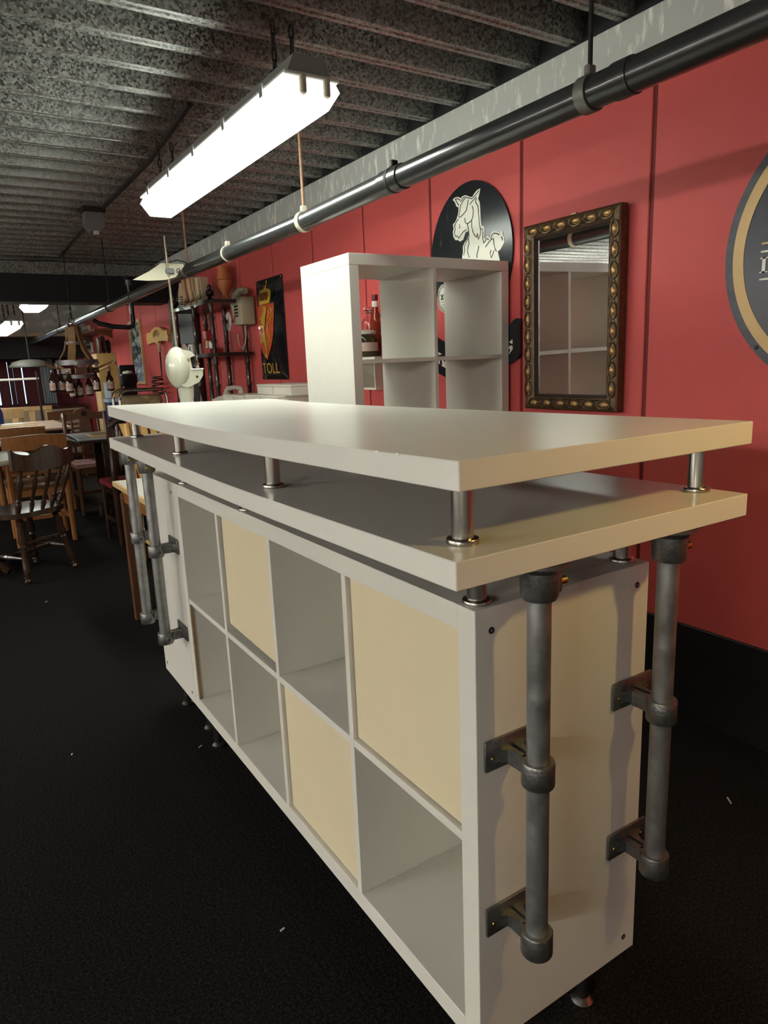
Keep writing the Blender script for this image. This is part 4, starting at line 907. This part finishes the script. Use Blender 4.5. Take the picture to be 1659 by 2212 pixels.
# ------------------------------------------------------------------ chandelier with bottles
ch = thing('barrel_chandelier', 'rustic stave chandelier hung with beer bottles', 'chandelier', (0.50, 5.95, 0))
MB().tube([(0, 0, 1.70), (0, 0, ZC)], 0.004, 6).obj('cable', DARKROD, ch)
m = MB()
for i in range(9): m.tube([(0.008*math.cos(a*PI/4) if i % 2 else 0, 0 if i % 2 else 0.008*math.cos(a*PI/4), 1.72+i*0.028+0.02*math.sin(a*PI/4)) for a in range(8)], 0.003, 4, closed=True)
m.obj('chain', DARKROD, ch)
MB().tube([(0.022*math.cos(a*PI/6), 0, 1.70+0.022*math.sin(a*PI/6)) for a in range(12)], 0.004, 6, closed=True).obj('ring', DARKROD, ch)
MB().box(-0.05, 0.05, -0.05, 0.05, 1.64, 1.668, bev=0.003).obj('top_block', MIDBROWN, ch)
stv = MB(); pr = [(0.045, 1.645), (0.055, 1.55), (0.085, 1.45), (0.14, 1.36)]
rows = []
for r, z in pr: rows.append([stv.bm.verts.new(Vector(v)) for v in ((r, -0.03, z), (r+0.012, -0.03, z), (r+0.012, 0.03, z), (r, 0.03, z))])
for A, B_ in zip(rows, rows[1:]):
    for k in range(4): stv.bm.faces.new((A[k], A[(k+1) % 4], B_[(k+1) % 4], B_[k]))
stv.bm.faces.new(rows[0]); stv.bm.faces.new(rows[-1][::-1])
sme = stv.mesh('stave', WOODSTAVE, 30)
for k in range(5): link('stave', sme, ch, (0, 0, 0), (0, 0, 2*PI*k/5+0.5))
for (r, z, h) in ((0.075, 1.51, 0.012), (0.165, 1.345, 0.022), (0.135, 1.225, 0.016)):
    MB().lathe([(r, z-h), (r+0.006, z-h), (r+0.006, z+h), (r, z+h), (r, z-h)], (0, 0, 0), 28, capit=False).obj('hoop', GREYMETAL, ch)
seg = MB().box(0.10, 0.165, -0.05, 0.05, 1.25, 1.30, bev=0.004).mesh('rim_block', MIDBROWN, 30)
for k in range(8): link('rim_block', seg, ch, (0, 0, 0), (0, 0, 2*PI*k/8))
sig = MB().box(-0.02, 0.02, -0.002, 0.002, -0.016, 0.016).mesh('card', PAPER, 0)
for k in range(6): link('card', sig, ch, (0.185*math.cos(k*1.05+3.4), 0.185*math.sin(k*1.05+3.4), 1.32+0.02*(k % 2)), (0.3*(k % 3-1), 0.5*(k % 2), k*1.05+3.4+PI/2))
for (a, L_) in ((-0.35, 0.30), (-2.9, 0.28), (0.9, 0.26), (2.2, 0.26)):
    MB().tube([(0.14*math.cos(a), 0.14*math.sin(a), 1.285), (L_*math.cos(a), L_*math.sin(a), 1.345)], [0.012, 0.009], 8).obj('arm', WOODSTAVE, ch)
bt = [(0.0, 0.0), (0.029, 0.0), (0.031, 0.006), (0.031, 0.095), (0.028, 0.112), (0.014, 0.140), (0.012, 0.165), (0.0145, 0.168), (0.0145, 0.182), (0.0, 0.183)]
bme = MB().lathe(bt, (0, 0, 0), 18).mesh('glass', BOTTLEBROWN, 40)
lbm = MB()
V = [[lbm.bm.verts.new((0.0318*math.sin(a), -0.0318*math.cos(a), z)) for z in (0.018, 0.082)] for a in [(-1.25+2.5*i/12) for i in range(13)]]
for A, B_ in zip(V, V[1:]): lbm.bm.faces.new((A[0], B_[0], B_[1], A[1]))
lme = lbm.mesh('label', LABELW, 60)
tme = text_mesh('Duvel', 0.022)
for v in tme.vertices: a = v.co.x/0.0318; v.co = (0.0324*math.sin(a), -0.0324*math.cos(a), 0.052+v.co.y)
tme.materials.clear(); tme.materials.append(LABELRED)
NAMES = ['far left bottle hanging alone from the chandelier arm', 'second bottle from the left under the chandelier', 'front bottle with its label turned to the bar under the chandelier', 'lowest bottle at the front left of the chandelier',
         'middle bottle hanging low behind the others', 'low bottle right of the middle under the chandelier', 'right front bottle under the chandelier rim', 'bottle hanging alone from the right chandelier arm']
for k, (dx, dy, z) in enumerate(((-0.22, -0.05, 1.10), (-0.15, -0.02, 1.10), (-0.105, -0.12, 1.09), (-0.05, 0.08, 1.04), (0.01, 0.10, 1.045), (0.085, 0.06, 1.05), (0.12, -0.10, 1.09), (0.24, -0.07, 1.09))):
    T = thing('beer_bottle', NAMES[k], 'bottle', (0.50+dx, 5.95+dy, z), -0.5+0.35*(k % 3-1), 'beer bottles on the chandelier')
    link('glass', bme, T); l = link('label', lme, T); link('lettering', tme, l)
    zt = 1.285 if k not in (0, 7) else 1.33
    MB().cyl((0, 0, 0.178), (0, 0, zt-z), 0.0022, n=6).obj('wire', DARKROD, T)
    MB().lathe([(0.0147, 0.168), (0.0155, 0.17), (0.0155, 0.184), (0.0, 0.186)], (0, 0, 0), 14).obj('crown_cap', CHROME, T)

# ------------------------------------------------------------------ dining furniture on the left
def table(label, x0, x1, y0, y1, z, m_, leg=DARKBROWN, group='dining tables', kind='legs'):
    T = thing('dining_table', label, 'table', ((x0+x1)/2, (y0+y1)/2, 0), 0, group); a, b = (x1-x0)/2, (y1-y0)/2
    MB().box(-a, a, -b, b, z-0.022, z, bev=0.004).obj('table_top', m_, T)
    MB().box(-a+0.006, a-0.006, -b+0.006, b-0.006, z-0.045, z-0.0225, bev=0.003).obj('edge_band', leg, T)
    if kind == 'legs':
        MB().box(-a+0.06, a-0.06, -b+0.06, b-0.06, z-0.12, z-0.045).obj('apron', leg, T)
        for sx in (-1, 1):
            for sy in (-1, 1): MB().box(sx*(a-0.06)-0.025, sx*(a-0.06)+0.025, sy*(b-0.06)-0.025, sy*(b-0.06)+0.025, 0, z-0.045, bev=0.003).obj('leg', leg, T)
    else:
        for y in (-b+0.10, b-0.10):
            m = MB()
            w0, w1 = 0.16, 0.11
            m.box(-w1, w1, y-0.02, y+0.02, 0.12, 0.30, bev=0.003); m.box(-w0, -0.05, y-0.02, y+0.02, 0.30, z-0.045); m.box(0.05, w0, y-0.02, y+0.02, 0.30, z-0.045)
            m.box(-0.05, 0.05, y-0.02, y+0.02, 0.47, 0.535); m.box(-0.05, 0.05, y-0.02, y+0.02, 0.60, z-0.045)
            m.box(-0.05, 0.05, y-0.02, y+0.02, 0.30, 0.42)
            m.box(-0.18, 0.18, y-0.035, y+0.035, 0.0, 0.13, bev=0.012)
            m.obj('trestle', leg, T)
        MB().box(-0.02, 0.02, -b+0.12, b-0.12, 0.20, 0.28).obj('stretcher', leg, T)
    return T
table('grey topped table behind the turned spindle chair', -0.95, 0.272, 5.34, 5.90, 0.75, TABLEGREY)
table('grey table on dark trestles with a pale board on it', 0.312, 1.02, 5.22, 5.82, 0.745, TABLEGREY, kind='trestle')
table('rosy wooden table further back with strips lying on it', -0.95, 0.50, 6.62, 7.95, 0.75, TABLEWOOD)
rt = thing('round_table', 'round beige table at the left picture edge', 'table', (-0.55, 4.40, 0), 0, 'dining tables')
MB().lathe([(0.0, 0.715), (0.40, 0.715), (0.425, 0.722), (0.43, 0.735), (0.425, 0.75), (0.0, 0.75)], (0, 0, 0), 48).obj('table_top', TABLEBEIGE, rt)
MB().lathe([(0.0, 0.03), (0.06, 0.03), (0.05, 0.10), (0.035, 0.20), (0.055, 0.30), (0.03, 0.45), (0.05, 0.60), (0.09, 0.70), (0.09, 0.7145), (0.0, 0.7145)], (0, 0, 0), 20).obj('pedestal', DARKBROWN, rt)
for k in range(4):
    a = PI/4+k*PI/2; c, s = math.cos(a), math.sin(a)
    MB().tube([(0.04*c, 0.04*s, 0.12), (0.16*c, 0.16*s, 0.09), (0.28*c, 0.28*s, 0.025)], [0.03, 0.026, 0.022], 8).obj('foot', DARKBROWN, rt)
tr_ = tag(MB().box(-0.20, 0.32, -0.14, 0.14, 0, 0.016, bev=0.003).obj('serving_board', PALEWOOD, None, (0.62, 5.37, 0.7455)), 'pale wooden board lying on the grey trestle table', 'board')
pp_ = tag(MB().box(-0.2, 0.24, -0.06, 0.06, 0, 0.002).obj('paper_sheet', mat('white_paper', (0.75, 0.76, 0.77), 0.5), None, (-0.12, 5.45, 0.7502)), 'long white paper sheet on the grey table', 'paper')
for k, (x, y, w) in enumerate(((0.05, 6.95, 0.24), (0.02, 7.2, 0.22), (0.07, 7.45, 0.20))):
    tag(MB().box(-w, w, -0.03, 0.03, 0, 0.014, bev=0.003).obj('menu_holder', PALEWOOD, None, (x, y, 0.7502)), ('nearest', 'middle', 'farthest')[k]+' pale wooden strip lying on the rosy table', 'strip', 'wooden strips on the rosy table')
tag(MB().box(-0.10, 0.10, -0.05, 0.05, 0, 0.03, bev=0.004).obj('napkin_pack', SIGNWHITE, None, (0.03, 7.30, 0.7502)), 'white pack lying between the wooden strips on the rosy table', 'napkins')

def turned(m, p0, p1, r, n=10, key=((0, .7), (.06, 1.1), (.09, .75), (.12, 1.05), (.15, .8), (.38, 1.25), (.42, .8), (.45, 1.1), (.48, .8), (.75, 1.05), (.86, 1.0), (.88, .7), (.90, 1.0), (.92, .7), (.96, 1.05), (1, .5))):
    p0 = Vector(p0); p1 = Vector(p1); return m.tube([p0.lerp(p1, t) for t, _ in key], [r*k for _, k in key], n)
def windsor(label, loc, rz, wood):
    T = thing('spindle_chair', label, 'chair', loc, rz, 'dining chairs')
    N = 28; poly = []
    for i in range(N):
        a = 2*PI*i/N; c, s = math.cos(a), math.sin(a)
        poly.append((0.225*math.copysign(abs(c)**0.7, c), 0.205*math.copysign(abs(s)**0.7, s)))
    MB().prism(poly, lambda u, v, t: Vector((u, v, t)), 0.405, 0.437).obj('seat', wood, T, smooth=40)
    for sx in (-1, 1):
        for sy in (-1, 1):
            m = MB(); turned(m, (sx*0.13, sy*0.12, 0.405), (sx*0.185, sy*0.19, 0.0), 0.021); m.obj('leg', wood, T)
    for sx in (-1, 1):
        m = MB(); turned(m, (sx*0.168, -0.165, 0.155), (sx*0.168, 0.165, 0.155), 0.012, 8, ((0, .8), (.2, .9), (.4, 1.2), (.5, 1.5), (.6, 1.2), (.8, .9), (1, .8))); m.obj('stretcher', wood, T)
    m = MB(); turned(m, (-0.165, 0.0, 0.155), (0.165, 0.0, 0.155), 0.012, 8, ((0, .8), (.2, .9), (.4, 1.2), (.5, 1.5), (.6, 1.2), (.8, .9), (1, .8))); m.obj('stretcher', wood, T)
    m = MB(); turned(m, (-0.155, -0.155, 0.24), (0.155, -0.155, 0.24), 0.011, 8, ((0, .8), (.2, .9), (.4, 1.2), (.5, 1.5), (.6, 1.2), (.8, .9), (1, .8))); m.obj('stretcher', wood, T)
    # crest: a curved board with a scrolled top
    m = MB(); K = 20; R_ = []
    for i in range(K+1):
        u = -1+2*i/K; x = 0.225*u; y = -0.30+0.055*u*u
        top = 0.815+0.022*math.cos(u*PI*1.6)+(0.014 if abs(u) > 0.9 else 0); bot = 0.690+0.018*u*u
        R_.append([m.bm.verts.new(v) for v in ((x, y-0.010, bot), (x, y-0.014, top), (x, y+0.010, top), (x, y+0.012, bot))])
    for A, B_ in zip(R_, R_[1:]):
        for k in range(4): m.bm.faces.new((A[k], A[(k+1) % 4], B_[(k+1) % 4], B_[k]))
    m.bm.faces.new(R_[0]); m.bm.faces.new(R_[-1][::-1]); m.obj('crest', wood, T)
    for i in range(5):
        u = -0.8+0.4*i; m = MB()
        turned(m, (0.205*u*0.92, -0.175+0.05*u*u, 0.43), (0.225*u, -0.30+0.055*u*u, 0.70), 0.0125 if abs(u) < .7 else 0.016, 8, ((0, .8), (.1, 1.1), (.2, 1.3), (.27, .8), (.31, 1.2), (.36, .85), (.6, 1.0), (.72, 1.4), (.8, .8), (1, .8)))
        m.obj('spindle', wood, T)
    return T
windsor('dark turned spindle chair nearest on the left', (-0.225, 4.16, 0), 0.60, DARKBROWN).scale = (1.0, 0.96, 1.0)
def panel_chair(label, loc, rz, wood, seat, style='slats', w=0.21, H=0.82):
    T = thing('dining_chair', label, 'chair', loc, rz, 'dining chairs')
    MB().box(-w, w, -0.20, 0.21, 0.425, 0.465, bev=0.012, seg=2).obj('seat', seat, T)
    MB().box(-w+0.02, w-0.02, -0.18, 0.19, 0.37, 0.425).obj('seat_rail', wood, T)
    for sx in (-1, 1):
        MB().tube([(sx*(w-0.02), -0.20, 0.0), (sx*(w-0.02), -0.19, 0.44), (sx*(w-0.02), -0.215, 0.62), (sx*(w-0.02), -0.255, H)], [0.019, 0.023, 0.021, 0.017], 8).obj('back_leg', wood, T)
        MB().tube([(sx*(w-0.025), 0.18, 0.0), (sx*(w-0.025), 0.18, 0.43)], [0.017, 0.022], 8).obj('leg', wood, T)
        MB().box(sx*(w-0.022)-0.009, sx*(w-0.022)+0.009, -0.19, 0.17, 0.16, 0.19).obj('stretcher', wood, T)
    MB().box(-w+0.03, w-0.03, -0.012, 0.012, 0.16, 0.19).obj('stretcher', wood, T)
    if style == 'slats':
        m = MB(); K = 14; R_ = []
        for i in range(K+1):
            u = -1+2*i/K; x = (w+0.005)*u; y = -0.262+0.03*(u*u-1)*-0.0-0.02*(1-u*u); top = H+0.012*(1-u*u)
            R_.append([m.bm.verts.new(v) for v in ((x, y-0.009, H-0.10), (x, y-0.014, top), (x, y+0.009, top), (x, y+0.011, H-0.10))])
        for A, B_ in zip(R_, R_[1:]):
            for k in range(4): m.bm.faces.new((A[k], A[(k+1) % 4], B_[(k+1) % 4], B_[k]))
        m.bm.faces.new(R_[0]); m.bm.faces.new(R_[-1][::-1]); m.obj('crest', wood, T)
        for z in (0.655, 0.60, 0.545): MB().box(-w+0.03, w-0.03, -0.225-(z-0.6)*0.2-0.008, -0.225-(z-0.6)*0.2+0.008, z-0.012, z+0.012, bev=0.003).obj('slat', wood, T)
    elif style == 'carved':
        pts = [(-w, H-0.075), (-w, H-0.005), (-0.09, H-0.002), (-0.075, H+0.02), (0.0, H+0.042), (0.075, H+0.02), (0.09, H-0.002), (w, H-0.005), (w, H-0.075), (0.09, H-0.065), (0.0, H-0.055), (-0.09, H-0.065)]
        MB().prism(pts, lambda u, v, t: Vector((u, t, v)), -0.275, -0.245).obj('crest', wood, T)
        MB().lathe([(0.0, 0.0), (0.026, 0.0), (0.024, 0.003), (0.0, 0.004)], (0.0, -0.2445, H-0.012), 18, axis='Y').obj('carving', DARKBROWN, T)
        MB().prism([(-0.05, 0.46), (0.05, 0.46), (0.038, 0.58), (0.055, 0.70), (0.045, H-0.055), (-0.045, H-0.055), (-0.055, 0.70), (-0.038, 0.58)], lambda u, v, t: Vector((u, t-(v-0.46)*0.12, v)), -0.215, -0.200).obj('splat', wood, T)
        for sx in (-1, 1): MB().tube([(sx*0.115, -0.205, 0.46), (sx*0.115, -0.258, H-0.06)], 0.011, 8).obj('splat_bar', wood, T)
        MB().box(-w+0.03, w-0.03, -0.215, -0.195, 0.50, 0.53).obj('slat', wood, T)
    elif style == 'arch':
        m = MB(); pts = [(-w+0.02, -0.25, H-0.14), (-w+0.02, -0.26, H-0.05), (-w+0.05, -0.265, H-0.005), (-w+0.11, -0.268, H+0.012), (0, -0.27, H+0.016), (w-0.11, -0.268, H+0.012), (w-0.05, -0.265, H-0.005), (w-0.02, -0.26, H-0.05), (w-0.02, -0.25, H-0.14)]
        m.tube(pts, 0.030, 8); m.obj('crest', wood, T)
        for x in (-0.09, 0.0, 0.09): MB().box(x-0.016, x+0.016, -0.235, -0.215, 0.45, H-0.0, bev=0.003).obj('slat', wood, T)
    elif style == 'fan':
        for k in range(7):
            u = -1+k/3; MB().prism([(0.10*u-0.012, 0.47), (0.10*u+0.012, 0.47), (0.19*u+0.022, H), (0.19*u-0.022, H)], lambda a, b, t: Vector((a, t-(b-0.47)*0.15, b)), -0.205, -0.190).obj('slat', wood, T)
    return T
panel_chair('orange brown chair with a plain curved crest, drawn up to the grey table', (-0.03, 5.17, 0), 0.0, ORANGEWOOD, MIDBROWN)
panel_chair('orange chair whose top shows above the far edge of the grey table', (-0.02, 6.42, 0), 0.0, ORANGEWOOD, ORANGEWOOD, H=0.80)
panel_chair('brown chair with carved crest and pink seat behind the trestle table', (0.56, 6.08, 0), PI, MIDBROWN, PINK, 'carved', w=0.20, H=0.895)
panel_chair('dark chair with an arched crest beside the far bar corner', (0.575, 4.67, 0), 0.04, DARKBROWN, REDSEAT, 'arch', w=0.20, H=0.925)
panel_chair('brown chair with straight slats near the window counter', (0.62, 8.65, 0), 0.3, MIDBROWN, MIDBROWN, H=0.82)
panel_chair('pale chair with a bowed crest in front of the window counter', (-0.02, 8.55, 0), 0.2, PALEWOOD, TABLEGREY, H=0.88)
panel_chair('yellow fan back chair with a red seat glimpsed between the worktops', (0.60, 3.76, 0), PI, BLONDE, REDSEAT, 'fan', w=0.19, H=0.92)

# counter under the far windows, rail, post, canopy
fc = thing('window_counter', 'cream panelled counter with a dark rail under the far windows', 'counter', (0, 0, 0))
MB().box(-1.2, 1.35, 10.95, 11.35, 0.745, 0.79, bev=0.004).obj('rail_top', DARKBROWN, fc)
for k in range(5): MB().box(-1.2+k*0.51, -1.2+k*0.51+0.49, 10.98, 11.0, 0.06, 0.74, bev=0.004).obj('panel', CREAMWALL, fc)
MB().box(-1.2, 1.35, 11.0, 11.33, 0.0, 0.745).obj('carcass', PALEWOOD, fc, smooth=0)
bk = thing('wooden_bench', 'pale wooden bench back in front of the window counter', 'bench', (0, 0, 0))
MB().box(-0.2, 0.75, 9.9, 9.95, 0.78, 0.84, bev=0.004).obj('top_rail', PALEWOOD, bk)
for k in range(5): MB().box(-0.18+k*0.21, -0.10+k*0.21, 9.91, 9.94, 0.0, 0.78, bev=0.003).obj('stile', PALEWOOD, bk)
MB().box(-0.2, 0.75, 9.95, 10.3, 0.42, 0.46, bev=0.004).obj('seat', PALEWOOD, bk)
for x in (-0.15, 0.70): MB().box(x-0.025, x+0.025, 10.22, 10.28, 0, 0.42).obj('leg', PALEWOOD, bk)
po = thing('steel_post', 'thin dark post standing before the window counter', 'post', (0.50, 8.9, 0))
MB().cyl((0, 0, 0.0), (0, 0, 1.30), 0.014, n=12).obj('shaft', DARKROD, po); MB().lathe([(0.0, 0.0), (0.10, 0.0), (0.10, 0.012), (0.02, 0.02)], (0, 0, 0), 18).obj('base', DARKROD, po)
MB().box(-0.55, 0.02, -0.012, 0.012, 1.20, 1.225, bev=0.003).obj('arm', mat('pale_rail', (0.55, 0.52, 0.47), 0.5), po)
cn = thing('dark_canopy', 'dark grey domed canopy hanging before the far windows', 'canopy', (0.52, 9.6, 0))
m = MB().lathe([(0.0, 1.46), (0.10, 1.455), (0.19, 1.43), (0.25, 1.38), (0.255, 1.36), (0.245, 1.36), (0.18, 1.41), (0.0, 1.44)], (0, 0, 0), 28); m.obj('shade', mat('canopy_grey', (0.06, 0.055, 0.045), 0.6), cn)
MB().cyl((0, 0, 1.455), (0, 0, 2.27), 0.008, n=8).obj('rod', DARKROD, cn)
cu = thing('grey_curtain', 'pale blue grey curtain beside the far window', 'curtain', (0, 0, 0))
m = MB()
m.grid(24, 4, lambda u, v: Vector((0.88+0.20*u, 11.75+0.02*math.sin(u*40), 0.80+0.70*v))); m.obj('cloth', mat('curtain_cloth', (0.42, 0.50, 0.52), 0.8), cu)
MB().cyl((0.80, 11.76, 1.51), (1.2, 11.76, 1.51), 0.008, n=8).obj('curtain_rod', DARKROD, cu)
for x in (0.82, 1.18): MB().box(x-0.006, x+0.006, 11.75, Y1-0.001, 1.50, 1.52).obj('bracket', DARKROD, cu)
pb = thing('blue_bottle', 'dark blue bottle at the left picture edge near the windows', 'bottle', (-0.06, 7.5, 0.7505))
MB().lathe([(0.0, 0.0), (0.035, 0.0), (0.037, 0.01), (0.037, 0.14), (0.015, 0.20), (0.013, 0.25), (0.0, 0.251)], (0, 0, 0), 18).obj('glass', mat('cobalt_glass', (0.01, 0.02, 0.10), 0.1), pb)
MB().lathe([(0.0, 0.251), (0.015, 0.251), (0.015, 0.265), (0.0, 0.266)], (0, 0, 0), 14).obj('cap', BLACK, pb)
# crumbs on the carpet
SCR = ['pale scrap on the carpet under the far bar legs', 'pale scrap on the carpet out left of the bar', 'pale scrap on the carpet near the lower left cell', 'longest pale scrap on the carpet by the black skirting',
       'pale scrap on the carpet right of the near tubes', 'pale scrap on the carpet close to the black skirting', 'pale scrap on the carpet before the spindle chair']
for k, (x, y, r, L_) in enumerate(((-0.009, 1.438, 0.6, 8), (-0.38, 1.653, 1.2, 5), (-0.106, 0.563, 0.3, 6), (1.124, 0.251, 0.9, 14), (1.02, 0.42, 2.0, 5), (1.25, 0.55, 0.2, 5), (-0.232, 3.469, 0.5, 8))):
    tag(MB().box(-L_*0.001, L_*0.001, -0.0018, 0.0018, 0, 0.002).obj('paper_scrap', PAPER, None, (x, y, 0.0005), (0, 0, r)), SCR[k], 'scrap', 'scraps on the carpet')
